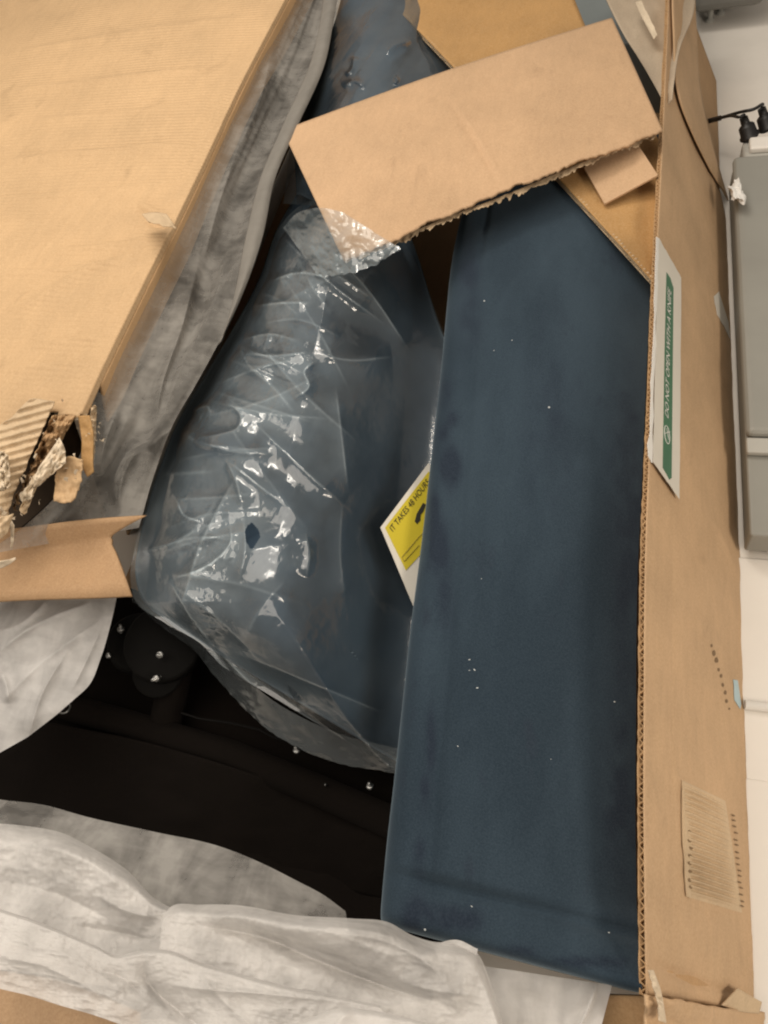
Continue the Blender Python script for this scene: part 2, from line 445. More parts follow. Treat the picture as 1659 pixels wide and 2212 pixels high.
def lettering(name, body, quad_px, plane, offv, mat, parent):
    """text laid on a plane: quad = start-bottom, end-bottom, end-top, start-top"""
    V, F = text_mesh(body); q = np.array(quad_px, float)
    u, v = V[:, :1], V[:, 1:]
    p = (q[0]*(1-u)+q[1]*u)*(1-v) + (q[3]*(1-u)+q[2]*u)*v
    W = at_plane(p[:, 0], p[:, 1], plane[0], plane[1], offv)
    F = facing(W, np.array([f[:3] for f in F])) if False else F
    o = mesh(name, W, F, mat, parent, smooth=False); return o
lt = lettering('lettering', 'DO NOT OPEN WITH A KNIFE', [(1444,905),(1450,630),(1442.5,618),(1436.5,893)], (WP0, WN), .0075, M['paper'], lab)
# crossed-knife ring
cpx = [(1441+7.5*math.cos(a)*.75 + 3.4*math.sin(a)*.3, 939 + 19*math.sin(a) + 5*math.cos(a)) for a in np.linspace(0, 2*np.pi, 40, endpoint=False)]
ring = tube('warning_ring', wq(cpx, .0075), .0007, M['paper'], lab, 6, closed=True)
tube('warning_ring_bar', wq([(1437,936),(1442,934),(1447,933)], .0075), .0007, M['paper'], lab, 6)
tube('warning_ring_knife', wq([(1440,925),(1442,936),(1445,950)], .0075), .0007, M['paper'], lab, 6)
adopt(bx, lab)
from mathutils.bvhtree import BVHTree
wb_ = BVHTree.FromPolygons([v.co.copy() for v in outer.data.vertices], [tuple(p.vertices) for p in outer.data.polygons])
def on_wall(pts, lift=.0008):
    out = []
    for a, b in pts:
        h = wb_.ray_cast(Vector(CAM), Vector(rays(np.array(float(a)), np.array(float(b)))).normalized())
        out.append(np.array(h[0]) + WN*lift if h[0] else at_plane(np.array(float(a)), np.array(float(b)), WP0, WN, lift))
    return out
# ---- patch where the liner is torn off and the flutes lie bare
q = np.array([(1471,1684),(1484,1937),(1603,1972),(1567,1730)], float)
nu, nv = 260, 14
u = np.linspace(0, 1, nu)[:, None]; v = np.linspace(0, 1, nv)[None, :]
px = (q[0,0]*(1-u)+q[1,0]*u)*(1-v) + (q[3,0]*(1-u)+q[2,0]*u)*v
py = (q[0,1]*(1-u)+q[1,1]*u)*(1-v) + (q[3,1]*(1-u)+q[2,1]*u)*v
wv = .0045 + .0026*np.sin(2*np.pi*19*u + 0*v)*np.clip(1.3-v*.75, .35, 1)*(1 + 0*px) + .002*(fbm(px*.05, py*.05, 9, 2)-.5)
fade = np.clip(np.minimum(u, 1-u)*14, 0, 1)*np.clip(np.minimum(v*9, (1-v)*5), 0, 1)
Vw = np.array(on_wall(list(zip(px.ravel(), py.ravel())), 0.0)) + WN*((.0004 + .0062*(.5+.5*np.sin(2*np.pi*19*u + 1.1*np.sin(u*9) + 0*v))*(1.1-.6*v)*(.6+.8*fbm(px*.03, py*.03, 9, 2)))*fade + .0003).reshape(-1, 1)
tp = mesh('bare_fluting', Vw, facing(Vw, grid_faces(nu, nv)), M['torn']); tp['label'] = 'torn patch with bare ribs'
# the torn-back lip and plates painted with the shade of flute mouths round it
lip = poly_plate('torn_lip', on_wall(ragged([(1471,1683),(1476,1760),(1490,1790),(1488,1940),(1479,1936),(1470,1780)], 4, 2.5, 3), .0025), .0012, WN, M['torn'])
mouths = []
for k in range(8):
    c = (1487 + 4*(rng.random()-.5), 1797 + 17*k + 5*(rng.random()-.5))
    mouths.append(poly_plate('flute_mouth', on_wall([(c[0]-4, c[1]-1), (c[0]-1, c[1]-4), (c[0]+3, c[1]-2), (c[0]+5, c[1]+2), (c[0]+1, c[1]+5), (c[0]-2, c[1]+3)], .0030), .0008, WN, M['dirt_flute_shade']))
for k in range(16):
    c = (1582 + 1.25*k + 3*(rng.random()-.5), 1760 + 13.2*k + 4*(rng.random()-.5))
    mouths.append(poly_plate('flute_mouth', on_wall([(c[0]-3, c[1]-1), (c[0], c[1]-2), (c[0]+3, c[1]), (c[0]+4, c[1]+2), (c[0]+1, c[1]+2.5), (c[0]-2, c[1]+1)], .0030), .0008, WN, M['dirt_flute_shade']))
adopt(bx, tp, lip, *mouths)
# ---- rubbed printing, scuffs, stickers on the wall
for pts, m, nm in (([(1541,640),(1552,630),(1572,695),(1578,735),(1563,705),(1548,680)], 'lwhite', 'torn_sticker'),
                   ([(1583,1468),(1592,1470),(1600,1520),(1598,1532),(1586,1512)], 'blue', 'blue_sticker')):
    adopt(bx, poly_plate(nm, on_wall(ragged(pts, 3, 1.2, 1), .0012), .0005, WN, M[m]))
for k in range(9):
    c = np.array([1536 + 4.6*k + rng.random()*3, 1392 + 17*k + rng.random()*4])
    r = 1.3 + 1.8*rng.random()
    pts = [tuple(c + r*np.array([math.cos(a)*(1+rng.random()*.5), math.sin(a)*1.7*(1+rng.random()*.5)])) for a in np.linspace(0, 6.28, 8, endpoint=False)]
    adopt(bx, poly_plate('dirt_mark', on_wall(pts, .0007), .0003, WN, M['dirt_flute_shade']))
# ---- taped end of the side wall: a second layer lying on it, leaving a dark slit
tpp = [(1442,30),(1452,60),(1467,212),(1500,300),(1536,368),(1556,395),(1574,440),(1560,400),(1535,300),(1512,190),(1503,90),(1498,-60),(1446,-60)]
L1 = sheet('overlapping_end_layer', *patch_pts([(1452,-60,0),(1455,60,0),(1468,212,0),(1500,295,0),(1536,368,0)], [(1500,-60,0),(1505,60,0),(1516,200,0),(1540,310,0),(1574,432,0)], 50, 14)[:2],
           .007 + .003*fbm(*patch_pts([(0,0,0),(0,1,0)], [(1,0,0),(1,1,0)], 50, 14)[:2], 3, 3), M['wall'], None, .003, (WP0, WN))
adopt(bx, L1)
# ---- corner at the near end: crushed end wall below the side wall
e1 = sheet('crushed_corner', *(lambda a: (a[0], a[1], a[2] + (fbm(a[0]*.02, a[1]*.03, 8, 3)-.5)*.05))(patch_pts(
    [(1398,2150,.455),(1450,2158,.40),(1520,2172,.30),(1600,2182,.12),(1652,2187,.03)], [(1395,2290,.40),(1450,2300,.33),(1520,2310,.24),(1600,2320,.09),(1660,2330,.0)], 60, 20)), M['wall'], None, .004)
e2 = sheet('torn_tuft', *(lambda a: (a[0], a[1], a[2] + (fbm(a[0]*.06, a[1]*.06, 2, 3)-.5)*.04))(patch_pts(
    [(1400,2098,.465),(1412,2135,.465),(1420,2165,.455),(1424,2205,.44)], [(1412,2095,.455),(1428,2140,.45),(1434,2170,.44),(1440,2210,.42)], 30, 8)), M['pale'], None, .001)
e3 = sheet('corner_tear', *(lambda a: (a[0], a[1], a[2]))(patch_pts(
    [(1595,2135,.14),(1620,2150,.1),(1646,2165,.06)], [(1560,2172,.18),(1600,2186,.12),(1640,2190,.05)], 14, 8)), M['torn'], None, .002)
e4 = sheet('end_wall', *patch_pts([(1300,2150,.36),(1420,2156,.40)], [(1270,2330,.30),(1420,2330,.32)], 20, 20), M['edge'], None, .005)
adopt(bx, e1, e2, e3, e4)

# ---- left wall with the wide flap folded outwards over its top edge
FZ = .62
rim = [(765,-265),(655,-57),(625,0),(546,150),(392,475),(345,568),(204,862),(188,898),(140,1000)]
R3 = resample([(*p, FZ) for p in rim], 260)
rimP = at(R3[:, 0], R3[:, 1], R3[:, 2])           # lower edge of the visible fold band
nprof = 26; prof = []
# profile in (dx outward, dz): up the band, round the fold, then out along the flap
for k in range(5): prof.append((0.0 - .002*k/4, .009*k/4))
for k in range(1, 8):
    a = k/8*math.pi/2; prof.append((-.002 - .004*(1-math.cos(a)), .009 + .004*math.sin(a)))
for k in range(60): prof.append((-.006 - .011*k - .00001*k**3*.4, .013 + .0008*k))
prof = np.array(prof)
Vt = []
yy = rimP[:, 1]
jag = (fbm(np.linspace(0, 22, 260), np.zeros(260), 31, 3)-.5)
for i in range(260):
    for dx, dz in prof:
        p = rimP[i] + np.array([dx + jag[i]*.002*(1 if dz < .013 else max(0, 1+dx*8)), 0, dz])
        Vt.append(p)
Vt = np.array(Vt)
ppx, ppy = to_px(Vt)
# relief: pressed flutes, cross creases, the crushed edge
hz = (fbm(Vt[:, 0]*4, Vt[:, 1]*5, 12, 3)-.5)*.010
wgt = np.clip((-(Vt[:, 0]-np.repeat(rimP[:, 0], len(prof))) - .02)*30, 0, 1)
for cr, h, wa, wb in (([(0,205),(240,172),(485,145)], .0045, 7, 3), ([(0,348),(200,330),(415,312)], .004, 7, 3), ([(100,543),(240,530),(330,515)], .0035, 6, 3),
                      ([(0,700),(90,640),(180,590),(300,548)], .004, 8, 4), ([(0,120),(300,70),(560,30)], .003, 8, 3),
                      ([(0,270),(220,248),(440,225)], .002, 5, 3), ([(0,430),(200,415),(380,395)], .002, 5, 3), ([(0,590),(150,580),(300,570)], .002, 5, 3),
                      ([(60,750),(150,735),(230,722)], .002, 5, 3), ([(0,800),(90,790),(190,780)], .002, 5, 3)):
    hz += crease(ppx, ppy, cr, h*2.6, wa*1.3, wb)
hz *= wgt
for cr, h, wa in (([(575,60),(530,140),(470,255),(440,320)], -.006, 6), ([(515,150),(460,260),(400,370),(350,460)], .006, 5), ([(480,190),(430,300),(370,420)], -.005, 5),
                  ([(330,545),(260,680),(200,800),(160,880)], .004, 6), ([(310,470),(345,478),(380,490)], -.018, 7), ([(300,440),(335,462),(372,470)], .014, 5),
                  ([(270,570),(320,500)], .005, 4)):
    hz += crease(ppx, ppy, cr, h*1.15, wa*1.3)*np.clip(wgt*3+.25, 0, 1)
Vt[:, 2] += hz
# end of the flap cut off roughly: trim columns near the torn end
F = grid_faces(260, len(prof))
F = facing(Vt, F)
def keep_flap(c):
    x, y = c
    # rough end edge
    lim = np.interp(x, [-400, 0, 58, 112, 122, 190, 260], [1010, 950, 918, 884, 893, 897, 905]) + 5*math.sin(x*.35) + 3*math.sin(x*.9)
    return y < lim
cen = np.stack([ppx[F].mean(1), ppy[F].mean(1)], 1)
F = F[[keep_flap(c) for c in cen]]
lf = mesh('folded_flap', Vt, F, M['flap'])
md = lf.modifiers.new('thickness', 'SOLIDIFY'); md.thickness = .005; md.offset = -1
lf['label'] = 'wide left flap folded outwards, creased and torn at its end'
n2 = 60; W1 = rimP[np.linspace(0, 225, n2).astype(int)]
lw = mesh('back_wall', np.r_[W1, W1*np.array([1, 1, 0]) + np.array([-.30, 0, .004])], [(i, i+1, i+1+n2, i+n2) for i in range(n2-1)], M['edge'])
md = lw.modifiers.new('thickness', 'SOLIDIFY'); md.thickness = .006; md.offset = 0
adopt(bx, lf, lw)
bb = box('bottom', (-1.25, .02, .004), (.17, 2.6, .012), M['edge'], None, 0); adopt(bx, bb)
# split-off inner ply hanging from the torn end
def rag_sheet(name, A, B, nu, nv, amp, sc, mat, th, seed, tear=0.0, rib=0.0):
    x, y, z = patch_pts(A, B, nu, nv)
    z = z + (fbm(x*sc, y*sc, seed, 4)-.5)*amp
    if tear:
        v = np.linspace(0, 1, nv)[None, :]
        x = x + (fbm(x*.09, y*.09, seed+5, 3)-.5)*tear*v*v; y = y + (fbm(x*.09, y*.09, seed+9, 3)-.5)*tear*v*v
    if rib: z = z + rib*np.sin((y + .28*x)*.36)
    return sheet(name, x, y, z, mat, None, th)
ins = rag_sheet('inside_shade_sheet', [(150,880,.50),(60,905,.50),(-90,960,.50)], [(235,1130,.44),(160,1190,.44),(-90,1260,.44)], 20, 20, .02, .01, M['inside_shade'], .002, 39)
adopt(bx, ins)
# loose paper fibres and flakes along the tear
Vf = []; Ff = []; g = np.random.default_rng(5)
for k in range(80):
    t = g.random(); line = ((112,900),(95,960),(60,1040),(20,1110),(0,1000),(190,905),(203,960),(150,1000))
    a_ = line[g.integers(0, 8)]; px_ = a_[0] + g.normal(0, 16); py_ = a_[1] + g.normal(0, 22); z_ = .60 + .05*g.random()
    c_ = at(np.array(px_), np.array(py_), z_); d1 = g.normal(0, 1, 3); d1 /= np.linalg.norm(d1); d2 = np.cross(d1, g.normal(0, 1, 3)); d2 /= np.linalg.norm(d2)
    L_ = .003 + .010*g.random()**2; w1 = .001 + .005*g.random()**2; b_ = len(Vf)
    for q_ in range(4):
        f_ = q_/3; cc = c_ + d1*L_*(f_-.3) + np.array([0, 0, .004*math.sin(f_*3)])
        Vf += [cc - d2*w1*(1-f_*.7), cc + d2*w1*(1-f_*.6)]
    for q_ in range(3): Ff.append((b_+2*q_, b_+2*q_+1, b_+2*q_+3, b_+2*q_+2))
tf = mesh('torn_fibres', Vf, Ff, M['pale']); tf['kind'] = 'stuff'; adopt(bx, tf)
hole_ = rag_sheet('tear_hole', [(312,470,.667),(330,466,.668),(352,470,.668)], [(322,480,.664),(345,484,.665),(374,490,.665)], 14, 6, .002, .1, M['hole_shade'], .0005, 88, 3)
adopt(bx, hole_)
adopt(bx,
  rag_sheet('split_ply', [(-60,945,.655),(20,905,.66),(70,862,.665),(118,868,.66)], [(-60,1180,.60),(-10,1150,.60),(15,1118,.60),(26,1075,.605)], 90, 90, .012, .02, M['torn'], .0015, 41, 10, .0022),
  rag_sheet('torn_fluting', [(112,898,.648),(140,896,.648),(165,898,.648)], [(30,1095,.59),(60,1060,.585),(100,1010,.58)], 46, 40, .075, .055, M['edge'], .001, 43, 46),
  rag_sheet('torn_shred', [(128,945,.655),(140,970,.65),(142,1000,.645)], [(40,1075,.62),(52,1085,.615),(70,1060,.61)], 30, 26, .03, .09, M['pale'], .001, 47, 20),
  rag_sheet('torn_shred', [(60,1048,.62),(70,1052,.615),(84,1040,.615)], [(42,1105,.60),(50,1112,.60),(56,1108,.60)], 16, 14, .02, .12, M['torn'], .001, 53, 14),
  rag_sheet('torn_shred', [(-20,985,.67),(0,975,.67),(18,985,.67)], [(-20,1075,.66),(8,1060,.66),(22,1048,.66)], 26, 26, .04, .11, M['pale'], .001, 59, 18),
  rag_sheet('torn_shred', [(-20,1128,.65),(10,1115,.65),(30,1110,.64)], [(-20,1170,.63),(2,1165,.63),(16,1150,.63)], 14, 12, .015, .08, M['torn'], .002, 61, 8),
  rag_sheet('torn_shred', [(-20,1215,.64),(10,1212,.64),(33,1203,.63)], [(-20,1232,.63),(8,1226,.63),(35,1207,.63)], 14, 6, .008, .1, M['pale'], .002, 67, 4),
  rag_sheet('torn_shred', [(22,1120,.63),(30,1135,.63)], [(24,1185,.6),(28,1182,.6)], 8, 14, .01, .1, M['pale'], .001, 71, 4),
  rag_sheet('inside_ply', [(168,898,.65),(176,950,.63),(178,1010,.605),(188,1030,.60)], [(192,897,.655),(200,930,.64),(200,990,.615),(201,1020,.605)], 30, 10, .01, .04, M['end'], .002, 73, 0),
  rag_sheet('folded_tongue', [(122,1020,.62),(128,1000,.625),(150,985,.63),(178,995,.63)], [(115,1082,.60),(135,1086,.60),(152,1084,.60),(175,1040,.61)], 26, 20, .014, .05, M['flap'], .003, 79, 5),
  rag_sheet('torn_fluting', [(196,878,.62),(205,875,.615),(209,880,.61)], [(198,1000,.60),(204,995,.595),(206,985,.59)], 20, 60, .03, .12, M['torn'], .001, 83, 12),
  rag_sheet('peeled_paper', [(306,462,.668),(335,458,.672),(360,462,.676)], [(318,478,.692),(350,486,.712),(382,493,.70)], 20, 12, .014, .08, M['torn'], .001, 87, 5),
)
# ---- end flap across the far corner with its double-wall cut edge
EA, EB = (1418,615), (820,-20)
def endz(px, py): return .462 + .05*np.clip((1000-np.asarray(px, float))/300, 0, 1) - .025*np.clip((np.asarray(px, float)-1200)/200, 0, 1)
nE = 120
tt = np.linspace(0, 1, nE); ex = EA[0]+(EB[0]-EA[0])*tt; ey = EA[1]+(EB[1]-EA[1])*tt - 10*np.sin(np.pi*tt)*.6
er = [(1411,603),(1422,300),(1330,190),(1262,50),(1230,-30)]
E = resample([(*p, 0) for p in er], nE)
v = np.linspace(0, 1, 40)[None, :]
px = ex[:, None]*(1-v)+E[:, None, 0]*v; py = ey[:, None]*(1-v)+E[:, None, 1]*v
zz = endz(px, py) - .02*v + (fbm(px*.006, py*.006, 15, 3)-.5)*.02*np.clip(v*2.5-.3, 0, 1)
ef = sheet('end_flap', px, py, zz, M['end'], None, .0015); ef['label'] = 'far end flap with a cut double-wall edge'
ee = at(ex, ey, endz(ex, ey) - .000)
dirE = (ee[-1]-ee[0])/np.linalg.norm(ee[-1]-ee[0]); inE = np.cross(np.array([0, 0, 1.0]), dirE)
if inE.dot(at(1300., 200., .45) - ee[60]) < 0: inE = -inE
UPZ = np.array([0, 0, 1.0])
f1 = flute_ribbon('fluting', ee + inE*.002, UPZ, inE, .011, .0026, .0042, .006, M['torn'], 3)
f2 = flute_ribbon('fluting', ee + inE*.002, UPZ, inE, .009, .0026, .0110, .006, M['torn'], 5)
l2 = ee + inE*.001 - UPZ*.0077; l3 = l2 - UPZ*.0075
def liner(L):
    k = len(L); o = mesh('liner', np.r_[L, L + inE*.007], [(i, i+1, i+1+k, i+k) for i in range(k-1)], M['torn'])
    m = o.modifiers.new('thickness', 'SOLIDIFY'); m.thickness = .001; m.offset = 0; return o
adopt(bx, ef, f1, f2, liner(l2), liner(l3))
# taped corner flap beyond, bending down outside
cf = rag_sheet('taped_corner_flap', [(1292,-40,.40),(1340,60,.40),(1400,160,.40),(1438,230,.42)], [(1500,-60,.30),(1500,20,.34),(1470,100,.40),(1450,215,.44)], 40, 40, .03, .012, M['taped'], .003, 91, 0)
tpw = rag_sheet('packing_tape', [(1371,5,.43),(1390,45,.43),(1412,85,.43)], [(1384,0,.44),(1404,40,.44),(1420,76,.44)], 20, 8, .01, .05, M['pale'], .0004, 93, 5)
adopt(bx, cf, tpw)
# cardboard of the near end showing at lower left
ne = rag_sheet('near_end_flap', [(-60,2090,.50),(120,2120,.50),(300,2190,.50)], [(-60,2330,.46),(120,2330,.46),(300,2330,.46)], 30, 20, .01, .01, M['strip'], .005, 95, 0)
adopt(bx, ne)

# ================================================================== LOOSE CARDBOARD STRIP
c0, c1, c2, c3 = (610,281), (1322,38), (1432,281), (742,562)
nu, nv = 150, 60
u = np.linspace(0, 1, nu)[:, None]; v = np.linspace(0, 1, nv)[None, :]
px = (c0[0]*(1-u)+c1[0]*u)*(1-v) + (c3[0]*(1-u)+c2[0]*u)*v
py = (c0[1]*(1-u)+c1[1]*u)*(1-v) + (c3[1]*(1-u)+c2[1]*u)*v
# bow of the long edges, ragged torn lower edge
py = py - 10*np.sin(np.pi*u)*(1-v)*0.8
rag = 15*(fbm(u*22, u*0, 101, 4)-.5) + 5*(vnoise(u*110, u*0, 102)-.5) + 3 - 14*np.sin(np.pi*u)*.8
py = py + rag*np.clip(v*8-7, 0, 1)
zz = .535 + .05*(1-u) - .045*u + (fbm(px*.004, py*.004, 103, 2)-.5)*.02 - .10*np.clip(.12-u, 0, 1)**1*(1) \
     + .012*np.sin(np.pi*v)
zz = zz + crease(px, py, [(968,215),(1040,330),(1075,395)], -.004, 4) + crease(px, py, [(978,213),(1050,328),(1085,393)], .003, 5)
st = sheet('cardboard_strip', px, py, zz, M['strip'], None, .005)
tag(st, 'tan loose cardboard strip with a torn lower edge lying across the open box', 'cardboard')
# frayed liner along its torn edge
fr = patch_pts([(745,556,.0),(838,526,.0),(960,476,.0),(1080,432,.0),(1250,358,.0),(1420,286,.0)], [(747,566,0),(842,536,0),(965,485,0),(1085,441,0),(1256,366,0),(1424,291,0)], 240, 6)
k = fbm(fr[0]*.10, fr[1]*.0, 107, 3)
vv = np.linspace(0, 1, 6)[None, :]
fy = fr[1] + (k-.5)*18*vv + (vnoise(fr[0]*.35, fr[0]*0, 108)-.5)*6*vv - 12*np.sin(np.pi*np.linspace(0, 1, 240))[:, None]*.6
ff = sheet('frayed_liner', fr[0], fy, .512 + .05*(1-(fr[0]-742)/690)-.035*(fr[0]-742)/690 + .008*(vnoise(fr[0]*.12, fr[1]*0, 109)-.5)*vv, M['torn'], None, .0008)
adopt(st, ff)

pc = poly_plate('cardboard_scrap', [at(*map(np.array, (a, b, c))) for a, b, c in ((1262.,362.,.466),(1370.,300.,.474),(1421.,378.,.462),(1306.,440.,.458))], .004, (0, 0, 1), M['strip'])
tag(pc, 'small square cardboard scrap tucked under the right end of the strip', 'cardboard')

# ================================================================== SOFA (velvet panel and its black underside)
sf = root('sofa', (-.4, .9, .02), 'navy blue velvet sofa lying in the box with black metal underside', 'sofa')
left = [(826,1992),(832,1900),(840,1800),(850,1700),(864,1550),(884,1330),(904,1150),(924,930),(938,770),(946,650),(953,560),(968,470),(995,380),(1030,300)]
left = [(x + float(np.interp(y, [500, 1050, 1990], [16, 0, -20])), y) for x, y in left]
SZ = .440
nu, nv = 160, 90
Lz = resample([(*p, SZ) for p in left], nu); LP = at(Lz[:, 0], Lz[:, 1], Lz[:, 2])
# the near end runs from the left corner to the wall; every row goes from the left edge to the wall's inside
yr = np.linspace(0, 1, nu)
nearL = LP[0]; nearR = at(1404., 2150., SZ-.03)
RY = nearR[1] + (LP[:, 1]-LP[0, 1])*(LP[-1, 1]+.12-nearR[1])/(LP[-1, 1]-LP[0, 1])
RP = np.stack([np.interp(RY, edge3[:, 1], edge3[:, 0]) - .005, RY, np.full(nu, SZ)], 1)
v = np.linspace(0, 1, nv)[None, :, None]
# concentrate rows near the two edges
vv = (.5 - .5*np.cos(np.pi*v))*.6 + v*.4
G = LP[:, None, :]*(1-vv) + RP[:, None, :]*vv
wd = np.linalg.norm(RP-LP, axis=1)[:, None]
dL = vv[..., 0]*wd; dR = (1-vv[..., 0])*wd
dN = (G[..., 1] - G[:1, :, 1])
rL = .045
roundL = rL - np.sqrt(np.maximum(0, rL**2 - np.maximum(0, rL-dL)**2))
rN = .020
roundN = rN - np.sqrt(np.maximum(0, rN**2 - np.maximum(0, rN-dN)**2))
gx, gy = G[..., 0], G[..., 1]
soft = (fbm(gx*3, gy*2, 111, 3)-.5)*.02 + .010*np.sin(np.pi*np.clip(vv[..., 0], 0, 1)) - .075*np.clip((vv[..., 0]-.30)/.70, 0, 1)**2
seam = -.004*np.exp(-((dL-.075)/.006)**2) - .022*np.exp(-((dN-.064)/.007)**2) - .012*np.clip((.064-dN)/.004, 0, 1)
seam += -.006*np.exp(-((dL-.07)/.02)**2)*np.clip(fbm(gy*9, gx*2, 117, 3)-.45, 0, 1)*4
G[..., 2] = SZ - roundL*1.0 - roundN + (soft + seam)*np.clip(dL*14, 0, 1)*np.clip(dN*10, 0, 1)
V = G.reshape(-1, 3).copy(); F = facing(V, grid_faces(nu, nv)).tolist()
# skirts: left side and near end going down
base = len(V); sk = []
ringi = [i*nv for i in range(nu-1, -1, -1)] + list(range(1, nv))
for dz in (.06, .16, .30):
    for i in ringi:
        p = V[i].copy(); p[2] -= dz; p[0] += -.002+.012*math.sin(i*.3)*dz; sk.append(p)
V = np.r_[V, np.array(sk)]; m_ = len(ringi)
rows = [ringi] + [[base + r*m_ + j for j in range(m_)] for r in range(3)]
for r in range(3):
    for j in range(m_-1): F.append([rows[r][j], rows[r][j+1], rows[r+1][j+1], rows[r+1][j]])
back = mesh('velvet_panel', V, F, M['velvet']); vpx, vpy = to_px(V)
wear_shade = np.zeros(len(V))  # crushed-nap marks, plus the wall's shade painted down the right side
for cx, cy, sx, sy, a in ((972,1010,20,38,.9),(958,850,20,34,.5),(978,905,12,14,.6),(955,930,14,20,.5),(945,1180,22,50,.9),(938,1090,12,40,.4),(932,1600,9,70,.7),(918,1715,10,30,.8),(905,1855,14,40,.6),
                          (896,1980,30,40,.8),(985,1985,55,26,.8),(960,1300,20,60,.35),(1010,700,30,60,.3),(1100,2055,60,10,.6),(1260,2078,90,9,.7),(1360,1100,40,300,.5),(1345,1700,45,260,.45),(1010,560,22,80,.5),(1190,900,60,200,.25)):
    wear_shade += a*np.exp(-(((vpx-cx)/sx)**2 + ((vpy-cy)/sy)**2))
wear_shade = np.clip(2.3*wear_shade*(.1 + 1.7*fbm(vpx*.035, vpy*.022, 333, 4)**1.3), 0, 1)
ca_ = back.data.attributes.new('nap', 'FLOAT', 'POINT'); ca_.data.foreach_set('value', wear_shade.astype(np.float32))
back['label'] = 'long navy velvet upholstered panel'
bm = bmesh.new(); bm.from_mesh(back.data); bmesh.ops.recalc_face_normals(bm, faces=bm.faces); 
bm.to_mesh(back.data); bm.free()
adopt(sf, back)
# black cloth lining, frame rails, bracket, bolts, cable
und = rag_sheet('black_lining', [(-300,1280,.16),(200,1250,.18),(600,1400,.20),(1000,1500,.22)], [(-300,2200,.12),(200,2200,.12),(600,2200,.14),(1000,2150,.16)], 50, 50, .03, .004, M['black'], .003, 121)
r1 = tube('frame_rail', [at(*map(np.array, p)) for p in ((40.,1500.,.20),(250.,1555.,.21),(500.,1630.,.22),(700.,1712.,.235),(900.,1800.,.245))], .028, M['black'], None, 8)
r2 = tube('frame_rail', [at(*map(np.array, p)) for p in ((395.,1380.,.30),(375.,1480.,.26),(350.,1600.,.18))], .032, M['black'], None, 8)
r3 = rag_sheet('black_lining_flap', [(100,1560,.23),(300,1600,.235),(600,1690,.24),(860,1780,.25)], [(-100,1700,.15),(200,1800,.15),(560,1880,.16),(860,1950,.18)], 50, 30, .04, .006, M['black'], .002, 123)
adopt(sf, und, r1, r2, r3)
def disc_plate(name, px, py, z, r, h, tilt=(0, 0, 1)):
    return lathe(name, [(-h, r*.98), (-h, r), (0, r), (.004, r*.93), (.004, 0)], at(np.array(px), np.array(py), z), tilt, M['black_metal'], None, 40)
adopt(sf, disc_plate('hinge_plate', 352., 1388., .33, .075, .02, (.25, -.1, 1)), disc_plate('hinge_plate', 300., 1385., .31, .06, .03, (.4, .1, 1)),
      disc_plate('hinge_plate', 340., 1450., .30, .05, .03, (.2, -.3, 1)))
def bolt(px, py, z, r, axis=(.2, -.2, 1), h=.02):
    P = at(np.array(px), np.array(py), z); r = r*.72; h = h*.7
    b = lathe('bolt', [(-h*.3, r*.55), (0, r*.55), (0, r), (h*.35, r), (h*.42, r*.72), (h*.42, r*.5), (h, r*.45), (h, 0)], P, axis, M['chrome'], None, 14)
    adopt(sf, b)
bolt(347., 1414., .345, .0095, (.15, -.5, 1)); bolt(341., 1464., .335, .009, (.1, -.6, 1), .03)
bolt(262., 1362., .335, .010, (.2, .6, 1)); bolt(235., 1418., .33, .007, (.4, .2, 1))
bolt(642., 1622., .262, .010, (0, .3, 1)); bolt(800., 1700., .272, .009, (0, .3, 1)); bolt(704., 1695., .262, .003)
cb = tube('control_cable', [at(*map(np.array, p)) for p in ((392.,1540.,.262),(430.,1552.,.262),(500.,1562.,.262),(560.,1576.,.262),(590.,1592.,.266),(640.,1606.,.266),(665.,1612.,.268))], .0022, M['black_metal'], None, 8)
lp = [at(np.array(140 + 12*math.cos(a)), np.array(1530 + 10*math.sin(a) - 4*math.cos(a)), .36+.01*math.sin(a)) for a in np.linspace(0, 2*np.pi, 24, endpoint=False)]
wl = tube('wire_loop', lp, .0016, M['chrome'], None, 6, closed=True)
adopt(sf, cb, wl)
